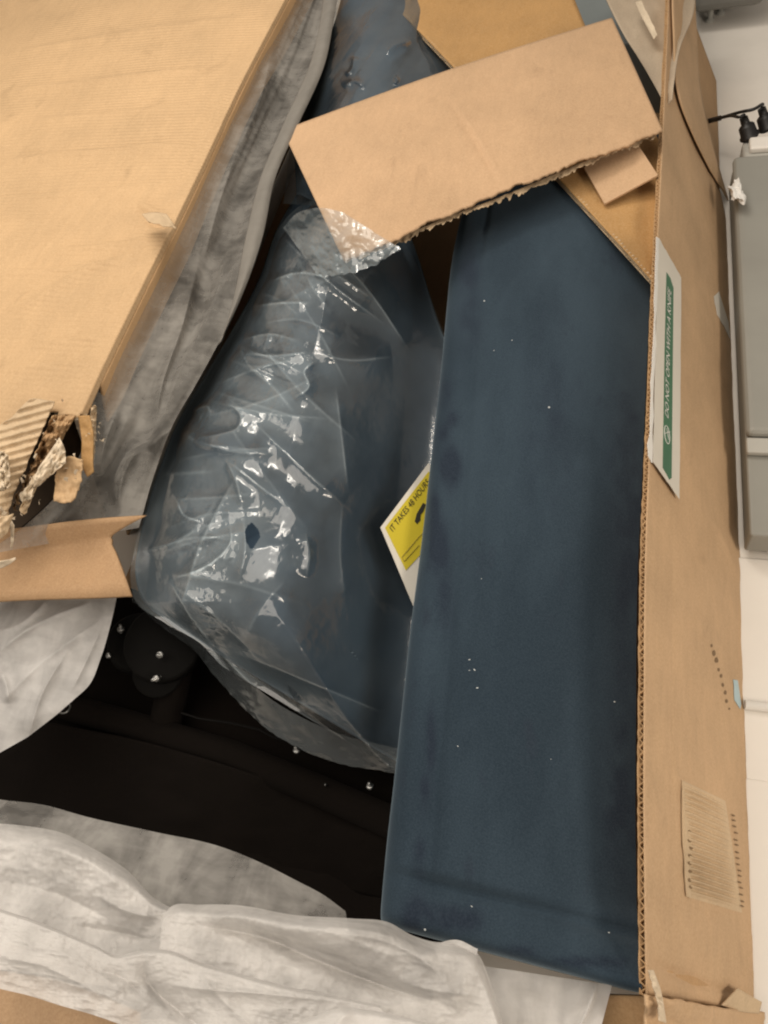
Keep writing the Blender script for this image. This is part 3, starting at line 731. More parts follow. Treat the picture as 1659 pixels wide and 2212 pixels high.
# white lint specks on the velvet
from mathutils.bvhtree import BVHTree
bvh = BVHTree.FromPolygons([tuple(p) for p in V], F)
def on_velvet(px, py):
    r = rays(np.array(px), np.array(py)); h = bvh.ray_cast(Vector(CAM), Vector(r).normalized()); return h
for px, py, r in ((1046,650,3.2),(1186,880,4.2),(1106,735,1.6),(1067,757,1.4),(1014,1425,2.2),(1025,1447,2.6),(1031,1486,2.6),(1327,1516,2.4),(1014,1448,1.6),(989,1612,1.8),(1190,1640,1.2),(1180,2264,1.5),(1315,2015,2.2),(1019,1958,2.0),(918,2008,4.0),(1040,1250,1.2)):
    h = on_velvet(px, py)
    if h[0] is None: continue
    rr = r*(h[0]-Vector(CAM)).length/FPX*.62
    a = random.random()*6.28; el = 1.0 if r > 3 else 1.8
    Vv = []; Ff = []
    for i in range(5):
        for j in range(8):
            th = math.pi*(i+.5)/5; ph = 2*math.pi*j/8
            x = math.sin(th)*math.cos(ph)*el; y = math.sin(th)*math.sin(ph)*.9
            Vv.append(Vector(h[0]) + Vector((rr*(x*math.cos(a)-y*math.sin(a)), rr*(x*math.sin(a)+y*math.cos(a)), rr*math.cos(th)*.6)))
    for i in range(4):
        for j in range(8): Ff.append((i*8+j, i*8+(j+1) % 8, (i+1)*8+(j+1) % 8, (i+1)*8+j))
    Ff.append(tuple(range(7, -1, -1))); Ff.append(tuple(range(32, 40)))
    o = mesh('lint_speck', Vv, Ff, M['lint'])
    own = {(1186,880): 'largest white lint speck, round, on the upper half of the velvet panel', (1046,650): 'white lint speck nearest the cardboard strip, on the velvet panel',
           (918,2008): 'white lint speck at the near left corner of the velvet panel', (1315,2015): 'white lint speck at the near right corner of the velvet panel',
           (1327,1516): 'white lint speck halfway down, closest to the cut cardboard rim', (1019,1958): 'white lint speck just above the seam at the panel near end'}
    if 1010 < px < 1035 and 1420 < py < 1490: lb = 'tiny white lint speck in the small cluster halfway down the velvet panel'
    else: lb = own.get((px, py), 'faint pinhead lint speck scattered on the navy velvet panel')
    tag(o, lb, 'lint', 'lint specks on the velvet panel')

# ================================================================== CUSHION IN ITS CLEAR BAG
cl = [(640,420),(600,490),(560,600),(500,715),(432,830),(382,915),(345,1010),(318,1095),(298,1180),(292,1240),(305,1290),(365,1345),(425,1385)]
cr = [(860,430),(905,560),(945,690),(985,800),(990,900),(985,1000),(975,1100),(965,1200),(950,1300),(945,1400),(940,1500),(930,1590),(900,1672)]
def cz(px, py):
    """height of the plump cushion: high along its middle, tucked under the sofa panel on the right"""
    d = (px - np.interp(py, [400, 700, 1000, 1300, 1650], [640, 520, 360, 310, 820]))
    t = np.clip(d/420, 0, 1.4)
    z = .400 + .125*np.sin(np.clip(t*1.9+.25, 0, np.pi))**.8
    z = z - .10*np.clip((py-1330)/330, 0, 1)**1.2 - .05*np.clip((560-py)/150, 0, 1)
    return z
def cush(px, py):
    d = np.clip((np.interp(py, [480, 1700], [955, 845]) - px + 30)/330, 0, 1)
    return cz(px, py)*.0 + np.minimum(cz(px, py), .345 + .18*d*d*(3-2*d))
nu, nv = 120, 100
X, Y, _ = patch_pts([(*p, 0) for p in cl], [(*p, 0) for p in cr], nu, nv)
v = np.linspace(0, 1, nv)[None, :]; u = np.linspace(0, 1, nu)[:, None]
edge = np.minimum(np.minimum(v, 1-v)*7, np.minimum(u, 1-u)*7); edge = np.clip(edge, 0, 1)
Zc = cush(X, Y) - .012 - .06*(1-np.sqrt(1-(1-edge)**2)) + (fbm(X*.008, Y*.008, 131, 3)-.5)*.03
cu = sheet('cushion', X, Y, Zc, M['cushion'], None, .09)
tag(cu, 'plump navy cushion inside the clear plastic bag beside the velvet panel', 'cushion')

BL = [(700,420),(640,450),(604,490),(565,600),(502,712),(430,828),(380,910),(342,1006),(314,1094),(292,1180),(281,1245),(290,1293)]
BR = [(860,500),(900,570),(948,690),(980,790),(990,880),(985,960),(980,1080),(970,1180),(960,1290),(950,1380),(945,1480),(935,1560)]
BB = [(290,1293),(360,1348),(430,1388),(480,1440),(540,1510),(600,1572),(680,1622),(770,1650),(880,1685)]
# one surface: rows follow BL from the top and run out along BB at the bottom
bl = BL + BB[1:4]; br = BR + [(930,1620),(915,1660),(890,1686)]
nu, nv = 430, 330
X, Y, _ = patch_pts([(*p, 0) for p in bl], [(*p, 0) for p in br], nu, nv)
# let the bottom edge bow out along BB
bbx = [p[0] for p in BB]; bby = [p[1] for p in BB]
LAYER_LIT = None
def fold_layers_lit(X, Y, pts, a, w_, wide):
    q = resample(pts, 16)[:, :2]; mg = 4*wide
    m = (X > q[:, 0].min()-mg) & (X < q[:, 0].max()+mg) & (Y > q[:, 1].min()-mg) & (Y < q[:, 1].max()+mg)
    if not m.any(): return
    d, sd, p = dist_poly(X[m], Y[m], q); tp_ = np.clip(np.sin(np.pi*np.clip(p, .02, .98))*1.5, 0, 1)
    LAYER_LIT[m] += a*tp_*(np.exp(-(d/w_)**2) + .35*np.exp(-d/wide)*(sd > 0))  # doubled film on the crease, plus a lit facet painted beside it
def bag_z(X, Y):
    global LAYER_LIT
    LAYER_LIT = np.zeros(X.shape)
    z = cush(X, Y) + .010
    calm = np.clip((np.interp(Y, [480, 1700], [930, 820]) - X)/230, .08, 1)
    z = z + .045*(fbm(X*.005, Y*.005, 201, 2)-.5)*calm + .0025*(fbm(X*.02+Y*.012, Y*.014-X*.01, 203, 3, True)-.5)*calm
    g = np.random.default_rng(19)
    for k in range(28):                       # long stretched folds running in from the gathered left side
        y0 = 480 + 880*g.random(); x0 = np.interp(y0, [480, 700, 1000, 1200, 1300, 1400], [620, 510, 345, 300, 300, 440]) + 60*g.random()
        a = math.radians(g.normal(-2 if y0 > 1000 else 24, 24)); L = 90 + 260*g.random()
        bend = g.normal(0, 11)
        pts = [(x0, y0), (x0 + L*.5*math.cos(a) - bend*math.sin(a), y0 + L*.5*math.sin(a) + bend*math.cos(a)), (x0 + L*math.cos(a), y0 + L*math.sin(a))]
        z = z + crease(X, Y, pts, .004 + .008*g.random(), 10 + 40*g.random(), 6 + 30*g.random())*calm
        fold_layers_lit(X, Y, pts, .3 + .8*g.random(), 1.6 + 1.6*g.random(), 20 + 40*g.random())
    for pts, h, wa, wb in (
        ([(540,663),(600,655),(675,653)], .014, 14, 5), ([(522,763),(600,768),(670,760)], .016, 5, 14), ([(520,735),(580,722),(650,738)], .012, 10, 6),
        ([(415,948),(475,938),(515,923),(521,903),(475,858)], .016, 16, 6), ([(415,948),(500,975),(600,980)], .012, 6, 16),
        ([(540,903),(640,1000),(745,1093)], .014, 9, 18), ([(485,988),(510,1040),(525,1103)], .015, 5, 16), ([(490,993),(560,1050),(625,1098)], .012, 6, 14),
        ([(688,776),(657,803),(668,833),(630,863)], .017, 18, 7), ([(460,833),(560,795),(675,768)], .012, 8, 16), ([(675,763),(760,778),(850,770)], .012, 9, 14),
        ([(725,833),(738,940),(752,1060)], .010, 10, 22), ([(600,500),(700,600),(830,700)], .014, 7, 16), ([(640,560),(720,590),(810,650)], .012, 6, 12),
        ([(690,520),(790,620),(880,750)], .012, 7, 14), ([(575,610),(640,590),(720,600)], .014, 9, 5), ([(560,700),(640,690),(740,730)], .010, 6, 10),
        ([(280,1201),(350,1180),(425,1161),(500,1166)], .012, 6, 10), ([(370,1251),(450,1221),(500,1161),(495,1130)], .020, 20, 6),
        ([(370,1261),(410,1331),(455,1390)], .014, 5, 12), ([(660,1150),(668,1200),(662,1250)], .012, 10, 5), ([(525,1110),(530,1180),(515,1260)], .012, 9, 9),
        ([(500,1406),(660,1470),(830,1541)], .012, 10, 20), ([(455,1390),(560,1490),(700,1570)], .010, 8, 14), ([(620,1250),(560,1320),(520,1400)], .010, 14, 20),
        ([(380,1075),(395,1110),(440,1130)], .016, 8, 5), ([(740,1080),(735,1200),(745,1290)], .008, 10, 20), ([(410,890),(450,880),(455,900)], .012, 6, 5)):
        z = z + crease(X, Y, pts, h*1.15, wa*2.2, wb*2.2)
        fold_layers_lit(X, Y, pts, 90*h*(.7+.6*g.random()), 1.9, 10 + wa*1.6)
    # crumpled knots of film
    for cx, cy, sx, sy, a in ((440,1205,70,40,.030),(590,740,70,26,.026),(640,590,60,40,.022),(430,905,50,40,.020),(450,1330,60,60,.018),(395,1095,30,40,.02),(650,1200,30,50,.012),(480,1140,50,60,.014)):
        z = z + .42*a*np.exp(-(((X-cx)/sx)**2 + ((Y-cy)/sy)**2))*(fbm(X*.035+Y*.01, Y*.04-X*.012, int(cx), 3, True)-.5)
    return z
v = np.linspace(0, 1, nv)[None, :]; u = np.linspace(0, 1, nu)[:, None]
Z = bag_z(X, Y)
Z = Z - .035*np.clip(1-v*9, 0, 1)**2
Z = np.maximum(Z, cush(X, Y) + .002)
# tuck beneath the velvet panel

bag = root('plastic_bag', (-.55, .8, .3), 'shiny crumpled clear plastic bag wrapped around the large navy cushion', 'plastic bag')
bgm = sheet('film', X, Y, Z, M['film'])
lay = np.clip(1.1 - (X - np.interp(Y, [480, 1000, 1300, 1660], [700, 560, 470, 500]))/190, 0, 1)*(.45 + fbm(X*.008, Y*.008, 401, 3)*.9)
def layer_haze(o, val):
    a = o.data.attributes.new('layer_haze', 'FLOAT', 'POINT'); a.data.foreach_set('value', np.asarray(val, np.float32).ravel())
layer_haze(bgm, lay*.75 + LAYER_LIT)
# the small tear that shows the bare velvet
hole = np.array([(544,1131),(558,1146),(560,1160),(548,1180),(541,1186),(533,1168),(530,1150),(535,1136)], float)
def inside(x, y, P):
    r = np.zeros(x.shape, bool)
    for k in range(len(P)):
        (x1, y1), (x2, y2) = P[k], P[k-1]
        r ^= ((y1 > y) != (y2 > y)) & (x < (x2-x1)*(y-y1)/(y2-y1+1e-9) + x1)
    return r
hm = np.where(inside(X.ravel(), Y.ravel(), hole))[0]
bmh = bmesh.new(); bmh.from_mesh(bgm.data); bmh.verts.ensure_lookup_table()
bmesh.ops.delete(bmh, geom=[bmh.verts[int(i)] for i in hm], context='VERTS'); bmh.to_mesh(bgm.data); bmh.free()
tong = rag_sheet('bag_mouth', [(612,492,.56),(640,462,.62),(690,449,.655),(740,458,.66)], [(690,600,.56),(760,590,.60),(810,572,.615),(866,538,.625)], 90, 70, .026, .018, M['film2'], 0, 211, 8)
fringe = rag_sheet('bag_skirt', [(288,1285,.41),(350,1338,.41),(425,1382,.405),(500,1440,.385),(600,1520,.36),(720,1580,.345),(870,1620,.34)], [(284,1296,.39),(352,1356,.37),(418,1404,.35),(470,1468,.33),(590,1584,.31),(690,1636,.30),(860,1672,.30)], 120, 24, .012, .008, M['film2'], 0, 221, 4)
layer_haze(tong, np.full(len(tong.data.vertices), 2.4)); layer_haze(fringe, np.full(len(fringe.data.vertices), .6))
adopt(bag, bgm, tong, fringe)

# second wrapped cushion at the far end
fz = lambda x, y: .42 + .10*np.sin(np.clip((x-640)/330, 0, 1)*np.pi)
X, Y, _ = patch_pts([(755,-80,0),(725,40,0),(680,160,0),(640,270,0),(640,420,0)], [(900,-120,0),(975,80,0),(1010,200,0),(1000,330,0),(930,460,0)], 90, 80)
v = np.linspace(0, 1, 80)[None, :]; ed = np.clip(np.minimum(v, 1-v)*6, 0, 1)
c2_ = sheet('cushion', X, Y, fz(X, Y) - .015 - .05*(1-np.sqrt(1-(1-ed)**2)) + (fbm(X*.01, Y*.01, 231, 3)-.5)*.02, M['cushion'], None, .08)
tag(c2_, 'dark navy cushion seen above the cardboard strip, in plastic at the far end', 'cushion')
X, Y, _ = patch_pts([(750,-80,0),(720,40,0),(676,160,0),(636,270,0),(612,440,0)], [(905,-120,0),(980,80,0),(1015,200,0),(1005,330,0),(935,460,0)], 220, 200)
Z = fz(X, Y) + .05*(fbm((X+Y*.7)*.008, (Y-X*.4)*.003, 241, 2)-.5) + .004*(fbm((X+Y*.7)*.03, (Y-X*.4)*.01, 243, 3, True)-.5)
for pts, h, wa, wb in (([(745,165),(760,150),(765,120)], .016, 8, 5), ([(740,190),(765,175),(790,190)], .014, 6, 8), ([(850,165),(858,172),(850,182)], .012, 4, 4), ([(830,120),(850,100),(890,90)], .010, 10, 10)):
    Z = Z + crease(X, Y, pts, h, wa, wb)
b2 = sheet('plastic_bag', X, Y, Z, M['film']); layer_haze(b2, np.full(X.shape, .25))
tag(b2, 'clear plastic bag over the far cushion, above the cardboard strip', 'plastic bag')

# ================================================================== YELLOW CARD
CP = [at(*map(np.array, p)) for p in ((822.,1139.,.438),(926.,1000.,.385),(980.,1300.,.36),(894.,1300.,.385))]
CP[3] = at(np.array(894.), np.array(1306.), .388)
cn = np.cross(CP[1]-CP[0], CP[3]-CP[0]); cn /= np.linalg.norm(cn)
if cn[2] < 0: cn = -cn
cpl = (CP[0], cn)
def cpt(pts, o=0.0): return [at_plane(np.array(float(a)), np.array(float(b)), CP[0], cn, o) for a, b in pts]
cd = poly_plate('instruction_card', cpt([(822,1139),(926,1000),(975,1080),(960,1420),(940,1420)]), .0012, cn, M['lwhite'])
cd = cd
tag(cd, 'yellow notice card with white border stuck between bag and velvet panel', 'card')
ye = poly_plate('yellow_field', cpt([(832,1140),(926,1018),(960,1070),(925,1180),(877,1232)], .0010), .0004, cn, M['yellow'])
tx = lettering('lettering', 'IT TAKES 48 HOURS', [(849,1149),(929,1043),(921,1033),(841,1139)], cpl, .0020, M['ink'], None)
t2 = poly_plate('printed_mark', cpt([(896,1126),(900,1110),(908,1096),(914,1086),(920,1090),(915,1104),(909,1112),(908,1124),(901,1132)], .0018), .0004, cn, M['ink'])
t3 = tube('printed_line', cpt([(873,1213),(868,1204),(905,1160),(915,1150)], .0018), .0005, M['inkf'], None, 6)
t4 = tube('printed_line', cpt([(873,1213),(905,1178)], .0018), .0005, M['inkf'], None, 6)
adopt(cd, ye, tx, t2, t3, t4)

# ================================================================== NONWOVEN COVERS
# grey cover hanging from the flap fold down into the box, running on under the edge protector
fa = [(648,-40),(620,10),(540,160),(440,385),(380,505),(338,575),(240,790),(196,880),(180,960),(130,1060),(60,1130),(-40,1200)]
fb = [(738,-40),(728,5),(700,140),(640,275),(592,385),(566,510),(508,668),(470,745),(418,840),(380,905),(335,1020),(300,1140)]
nu, nv = 300, 120
X, Y, _ = patch_pts([(*p, 0) for p in fa], [(*p, 0) for p in fb], nu, nv)
v = np.linspace(0, 1, nv)[None, :]; u = np.linspace(0, 1, nu)[:, None]
Z = .604 - .05*v - .03*np.sin(np.pi*v)*1.0 + .016*(fbm(v*4+u*1.0, u*1.6, 251, 2)-.5) + .009*(fbm(v*7, u*2.2, 253, 2)-.5)
Z = Z - .035*np.clip((Y-900)/250, 0, 1)
for pts, h, wa, wb in (([(430,560),(395,700),(350,830),(330,950)], .022, 22, 10), ([(400,900),(340,950),(270,1000),(230,1090)], .022, 10, 26), ([(500,520),(450,680),(380,820),(340,940)], .016, 10, 16),
                       ([(520,300),(470,450),(440,560)], .014, 20, 20), ([(590,90),(560,220),(510,330)], .014, 24, 18), ([(255,880),(225,960),(215,1040)], .016, 14, 14), ([(300,960),(262,1040),(255,1110)], .014, 8, 12)):
    Z = Z + crease(X, Y, pts, h, wa, wb)
dk = sheet('black_lining', X[::4, ::4], Y[::4, ::4], (Z - .045 - .05*v*(1-v)*4)[::4, ::4], M['black'], None, .002)
adopt(sf, dk)
cov = root('fabric_cover', (-.9, .9, .3), 'grey see-through nonwoven cover hanging beside the wide folded flap', 'fabric')
cov1 = sheet('cover_cloth', X, Y, Z, M['fab_grey'])
ha = [(702,-40),(698,0),(672,130),(613,265),(562,385),(532,505),(505,640),(478,735)]
hb = [(740,-40),(729,3),(702,138),(642,275),(595,385),(568,510),(516,655),(472,745)]
X, Y, _ = patch_pts([(*p, 0) for p in ha], [(*p, 0) for p in hb], 140, 16)
hem = sheet('hem', X, Y, .575 + .012*(fbm(X*.012, Y*.012, 261, 3)-.5) + .010*np.sin(np.pi*np.linspace(0, 1, 16))[None, :], M['fab_hem'], None, .0015)
# lower part that comes out below the edge protector
X, Y, _ = patch_pts([(-60,1240,0),(60,1240,0),(160,1235,0),(262,1225,0)], [(-60,1650,0),(0,1626,0),(60,1590,0),(120,1545,0)], 160, 120)
ra = [(262,1225),(252,1290),(236,1360),(218,1420),(192,1480),(160,1510),(120,1545)]
lfz = np.linspace(0, 1, 120)[None, :]
RA = resample([(*p, 0) for p in ra], 120)
LA = resample([(-80,1240,0),(-80,1660,0)], 120)
s = np.linspace(0, 1, 160)[:, None]
X = LA[None, :, 0]*(1-s)+RA[None, :, 0]*s; Y = LA[None, :, 1]*(1-s)+RA[None, :, 1]*s
Y = Y + (np.interp(X, [-80, 0, 60, 120], [1668, 1626, 1592, 1546]) - np.interp(X, [-80, 120], [1660, 1545]))*lfz
Z = .43 + .03*(fbm(X*.008, Y*.008, 271, 3)-.5) - .04*lfz
for pts, h, wa, wb in (([(-20,1420),(60,1360),(120,1330),(200,1300)], .020, 20, 8), ([(0,1520),(80,1440),(160,1380),(230,1330)], .016, 22, 14), ([(60,1600),(90,1500),(150,1400)], .012, 14, 20),
                       ([(-20,1370),(40,1350),(100,1300)], .014, 14, 8), ([(0,1450),(10,1470),(20,1520)], .012, 8, 8), ([(150,1500),(190,1420),(225,1340)], .010, 12, 16)):
    Z = Z + crease(X, Y, pts, h, wa, wb)
cov2 = sheet('cover_cloth', X, Y, Z, M['fab_white'])
cov2['label'] = 'whiter lower part below the edge protector'
adopt(cov, cov1, hem, cov2)

# white cover heaped over the near end
cw = root('fabric_cover', (-.8, .1, .3), 'white nonwoven cover heaped in soft folds over the near end', 'fabric')
def cloth(name, A, B, nu, nv, zf, folds, seed, mat, roll=.05, rollw=.14):
    """one ply of the cover: rows from its visible edge A to its hidden edge B"""
    X, Y, _ = patch_pts([(*p, 0) for p in A], [(*p, 0) for p in B], nu, nv)
    v = np.linspace(0, 1, nv)[None, :]
    Z = zf(X, Y) - roll*np.clip(1-v/rollw, 0, 1)**2 + .022*(fbm(X*.004, Y*.006, seed, 2)-.5)
    Z = Z + .0065*(fbm(X*.016+Y*.01, Y*.026-X*.006, seed+2, 3, True)-.5) + .0022*(fbm(X*.07, Y*.07, seed+4, 2, True)-.5)
    for pts, h, wa, wb in folds: Z = Z + crease(X, Y, pts, h*1.9, wa, wb)
    return sheet(name, X, Y, Z, mat)
zl = lambda X, Y: np.interp(X, [-60, 300, 700, 1100], [.60, .57, .54, .50])
pA = cloth('cover_ply', [(-60,1775),(0,1779),(70,1786),(130,1798),(200,1832),(275,1880),(340,1945),(372,1962)],
           [(-60,2080),(60,2100),(160,2120),(240,2130),(300,2130),(340,2120),(370,2090),(385,2050)], 200, 110, lambda X, Y: zl(X, Y) - .035,
           [([(40,1820),(170,1850),(290,1940)], .010, 60, 40), ([(-40,1900),(120,1930),(260,2000)], -.010, 50, 40), ([(200,1930),(280,1970),(350,1985)], .008, 12, 30),
            ([(150,2000),(230,2010),(330,2030)], -.008, 20, 20)], 281, M['fab_white'])
pB = cloth('cover_ply', [(352,2010),(352,1975),(372,1957),(430,1954),(510,1955),(640,1977),(760,1984),(838,1992),(890,2020),(935,2034),(985,2037),(1030,2058),(1052,2100),(1068,2150),(1085,2215),(1095,2300)],
           [(330,2120),(350,2160),(380,2200),(420,2260),(480,2290),(560,2320),(640,2330),(720,2330),(800,2330),(860,2330),(910,2330),(960,2330),(1000,2330),(1030,2330),(1060,2330),(1090,2335)], 320, 140, lambda X, Y: zl(X, Y) - .012,
           [([(430,2000),(560,2022),(700,2080),(830,2130),(945,2165)], -.022, 34, 16), ([(420,1975),(560,1985),(760,2030),(940,2110)], .008, 40, 50),
            ([(560,2015),(700,2060),(850,2120)], -.006, 12, 12), ([(900,2060),(960,2120),(1000,2200)], .006, 30, 24), ([(700,2010),(850,2040),(980,2120)], .004, 8, 20),
            ([(640,2000),(800,2012),(900,2040)], .003, 6, 14), ([(860,2120),(940,2140),(1040,2150)], .005, 10, 20)], 311, M['fab_white'], .05, .10)
pC = cloth('cover_ply', [(-60,1945),(0,1964),(60,1983),(130,2010),(200,2040),(258,2064),(290,2056),(330,2050),(370,2054),(420,2074),(520,2104),(640,2135),(720,2151),(820,2172)],
           [(-60,2118),(0,2136),(60,2150),(130,2172),(200,2192),(262,2214),(330,2240),(400,2266),(480,2290),(560,2310),(640,2330),(720,2330),(800,2330),(900,2330)], 320, 120, lambda X, Y: zl(X, Y) + .014,
           [([(310,2060),(315,2110),(380,2180),(450,2230)], -.012, 14, 26), ([(360,2125),(420,2135),(560,2146),(700,2160)], .006, 8, 22), ([(40,2020),(160,2070),(280,2150)], .006, 50, 40),
            ([(180,2090),(260,2110),(320,2160)], -.006, 22, 16), ([(420,2090),(470,2150),(560,2230)], .005, 14, 22), ([(-40,2060),(100,2090),(220,2150)], .004, 12, 26)], 321, M['fab_white'], .022, .05)
pD = cloth('cover_ply', [(470,2290),(590,2230),(660,2203),(740,2176),(790,2180),(860,2194),(930,2213),(1000,2240),(1080,2285)],
           [(470,2345),(590,2345),(660,2345),(740,2345),(790,2345),(860,2345),(930,2345),(1000,2345),(1080,2345)], 160, 50, lambda X, Y: zl(X, Y) + .035,
           [([(760,2180),(730,2210),(700,2260)], .008, 14, 30), ([(900,2215),(880,2250),(870,2290)], -.006, 14, 14)], 331, M['fab_white'], .015, .1)
X, Y, _ = patch_pts([(-60,1715,0),(0,1727,0),(90,1738,0),(190,1765,0),(330,1796,0),(480,1830,0),(560,1862,0),(640,1902,0),(700,1934,0),(746,1968,0)],
                    [(-60,1860,0),(60,1870,0),(160,1900,0),(240,1950,0),(340,2020,0),(440,2030,0),(540,2040,0),(620,2040,0),(700,2040,0),(760,2040,0)], 200, 60)
v = np.linspace(0, 1, 60)[None, :]
thin = sheet('thin_layer', X, Y, .46 + .03*(fbm(X*.006, Y*.01, 291, 3)-.5) - .03*(1-v)**2, M['fab_thin'])
thin['label'] = 'single see-through layer behind the heaped folds'
adopt(cw, pA, pB, pC, pD, thin)
# cover piece hanging below the velvet panel's end
X, Y, _ = patch_pts([(1030,2085,0),(1100,2095,0),(1200,2110,0),(1322,2128,0)], [(1060,2330,0),(1110,2330,0),(1200,2330,0),(1270,2330,0)], 90, 60)
h3 = sheet('fabric_cover', X, Y, .385 + .05*(fbm(X*.008, Y*.006, 295, 3)-.5) + crease(X, Y, [(1290,2120),(1270,2180),(1230,2260)], .02, 16, 6), M['fab_white'])
tag(h3, 'pale cover corner hanging below the end of the velvet panel', 'fabric')
adopt(cw, rag_sheet('tucked_fold', [(936,2046,.47),(958,2034,.475),(985,2030,.475),(1032,2050,.465)], [(950,2075,.46),(975,2075,.46),(1000,2080,.46),(1028,2085,.455)], 30, 14, .012, .03, M['fab_white'], 0, 297))

# ================================================================== EDGE PROTECTOR (L profile)
def pt(a, b, z): return at(np.array(float(a)), np.array(float(b)), z)
tip, ver, low = pt(316,1115,.545), pt(240,1163,.515), pt(282,1284,.515)
tip2, ver2, low2 = pt(-90,1150,.545), pt(-120,1212,.515), pt(-120,1306,.515)
nseg = 30; V = []; 
def prof_pts(a, b, c):
    pts = [a + (b-a)*t for t in (0, .25, .5, .75, .9)]
    pts += [b + (a-b)*.05 + (c-b)*.02, b + (a-b)*.01 + (c-b)*.05]
    pts += [b + (c-b)*t for t in (.1, .25, .5, .75, 1)]
    return pts
p1 = prof_pts(tip, ver, low); p2 = prof_pts(tip2, ver2, low2); kk = len(p1)
for i in range(nseg):
    t = i/(nseg-1)
    for j in range(kk):
        p = p1[j]*(1-t) + p2[j]*t + np.array([0, 0, .004*math.sin(t*6+j*.4)])
        if i == 0: p = p + (p2[j]-p1[j])*(.012*random.random())
        V.append(p)
V = np.array(V); F = facing(V, grid_faces(nseg, kk))
ep = mesh('edge_protector', V, F, M['protector'])
m = ep.modifiers.new('thickness', 'SOLIDIFY'); m.thickness = .006; m.offset = -1
tag(ep, 'brown paperboard angle edge protector poking out below the torn flap', 'edge protector')

# ================================================================== THINGS BESIDE THE BOX
gc = root('grey_cabinet', (.6, 1.5, 0), 'grey metal cabinet with a ledge on the floor right of the box', 'cabinet')
def fy(px, py, z): return float(at(np.array(float(px)), np.array(float(py)), z)[1])
zA, zB = .130, .112
yl0, yl1 = fy(1640, 934, zA), fy(1640, 332, zA)
yb0 = fy(1640, 1150, zB)
lid = box('lid', (.215, yl0, zB-.01), (1.3, yl1, zA), M['ggrey'], None, .02)
body = box('body', (.218, yb0, .03), (1.28, yl1-.02, zB-.012), M['ggrey'], None, .006)
ldg = box('ledge', (.216, yl0-.045, zB-.008), (1.29, yl0-.004, zB+.006), M['ggrey2'], None, .004)
foot = box('plinth', (.25, yb0+.02, .0), (1.2, yl1-.05, .03), M['rubber'], None, .002)
adopt(gc, lid, body, ldg, foot)
ps = root('power_strip', (.35, 2.4, 0), 'pale grey power strip with two black plugs behind the grey cabinet', 'power strip')
c = at(1640., 318., .10)
psb = box('casing', (c[0]-.045, yl1+.01, .0), (c[0]+.5, yl1+.10, .11), M['ggrey2'], None, .012)
psb2 = box('socket_block', (c[0]-.03, yl1+.03, .11), (c[0]+.45, yl1+.085, .128), M['gwhite'], None, .006)
adopt(ps, psb, psb2)
def plug(px, py, z):
    a = pt(px-7, py-27, z+.035); b = pt(px+8, py+18, z-.02); ax = (b-a)/np.linalg.norm(b-a); L = np.linalg.norm(b-a)
    o = lathe('plug', [(0, .011), (L*.3, .012), (L*.36, .018), (L*.42, .0215), (L*.8, .023), (L*.84, .027), (L*.93, .027), (L, .022)], a, ax, M['rubber'], None, 18)
    tag(o, None); return o, a
pl1, a1 = plug(1613, 281, .13); pl2, a2 = plug(1652, 261, .13)
pl1['label'] = 'left one of the two black plugs'; pl2['label'] = 'right one of the two black plugs'
adopt(ps, pl1, pl2)
def smooth3(P, n=30):
    P = np.array(P); k = np.arange(len(P), dtype=float)*10
    return resample(np.c_[k, k*0, P], n)[:, 2:]
c1_ = smooth3([pt(1528,262,.10), pt(1548,257,.12), pt(1572,250,.14), pt(1600,242,.17), pt(1628,236,.185), a2 + (0, 0, .012), a2])
c2__ = smooth3([pt(1560,254,.125), pt(1580,250,.15), pt(1596,253,.17), a1 + (0, 0, .008), a1])
ca = tube('power_cable', c1_, .0045, M['rubber'], None, 10); ck = tube('branch', c2__, .0042, M['rubber'], None, 10); jk = tube('jacket', smooth3([pt(1526,263,.10), pt(1540,259,.11), pt(1556,255,  .123)], 8), .0075, M['rubber'], None, 10)
tag(ca, 'black forked cable arching over the pale floor to the plugs', 'cable'); adopt(ca, ck, jk)
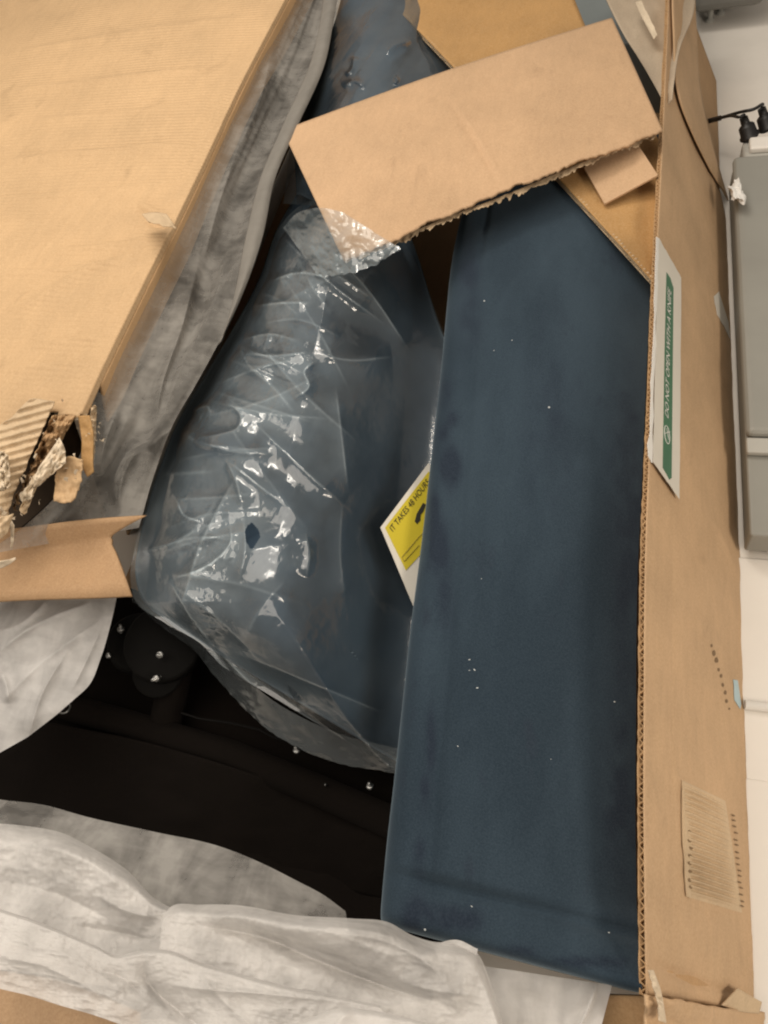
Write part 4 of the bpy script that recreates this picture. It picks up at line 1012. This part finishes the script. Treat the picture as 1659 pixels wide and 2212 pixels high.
# crumpled paper by the cabinet
Vp = []; Fp = []
cpap = pt(1592, 415, .165)
bmx = bmesh.new(); bmesh.ops.create_icosphere(bmx, subdivisions=4, radius=1)
for vtx in bmx.verts:
    p = np.array(vtx.co)
    r = .35 + 1.1*float(fbm(np.array(p[0]*1.1+5), np.array(p[1]*1.3+p[2]*.9+5), 301, 2, True))
    vtx.co = Vector(cpap + p*r*np.array([.022, .045, .018]) + np.array([0, -.25*p[0]*.02, 0]))
me = bpy.data.meshes.new('crumpled_paper'); bmx.to_mesh(me); bmx.free(); me.materials.append(M['paper'])
cp = bpy.data.objects.new('crumpled_paper', me); COL.objects.link(cp)
tag(cp, 'small crumpled white paper between the box and grey cabinet', 'paper')
# grey machine at the top right
gm = root('grey_machine', (.4, 3.1, 0), 'dark grey appliance with small metal feet at the top right corner', 'appliance')
k0 = pt(1502, 34, .075)
gb = box('body', (k0[0]-.02, k0[1], .075), (k0[0]+.22, k0[1]+.6, .4), plain('dark_grey_enamel', (.16, .155, .14), .45), None, .03)
g1 = lathe('foot', [(0, .014), (.01, .014), (.01, .009), (.08, .009)], pt(1533, 46, 0), (0, 0, 1), M['ggrey2'], None, 14)
g2 = lathe('foot', [(0, .014), (.01, .014), (.01, .009), (.08, .009)], pt(1556, 30, 0), (0, 0, 1), M['ggrey2'], None, 14)
adopt(gm, gb, g1, g2)
# white panels lying on the floor nearer the camera, with a rail
y1, y2 = fy(1640, 1158, .01), fy(1640, 1690, .01)
wp = box('white_board', (.206, y2, .002), (1.3, yb0-.004, .010), M['gwhite'], None, .004)
tag(wp, 'white board on the floor between the grey cabinet and the rail end', 'board')
y3 = fy(1640, 1526, .02)
wr = tube('white_rail', [(.21, y3, .020), (.6, y3+.004, .020), (1.3, y3+.01, .020)], .009, M['gwhite'], None, 14)
tag(wr, 'thin white rail crossing the white board beside the box', 'rail')
wp2 = box('white_board', (.206, -.5, .002), (1.3, y2+.004, .014), M['gwhite'], None, .004)
tag(wp2, 'pale board on the floor beside the lower right corner of the box', 'board')
# blue-grey panel beyond the far end
bg = box('blue_grey_panel', (-.35, 2.5, 0), (.03, 3.9, .25), M['bluegrey'], None, .01)
tag(bg, 'blue-grey panel standing beyond the far end flap', 'panel')
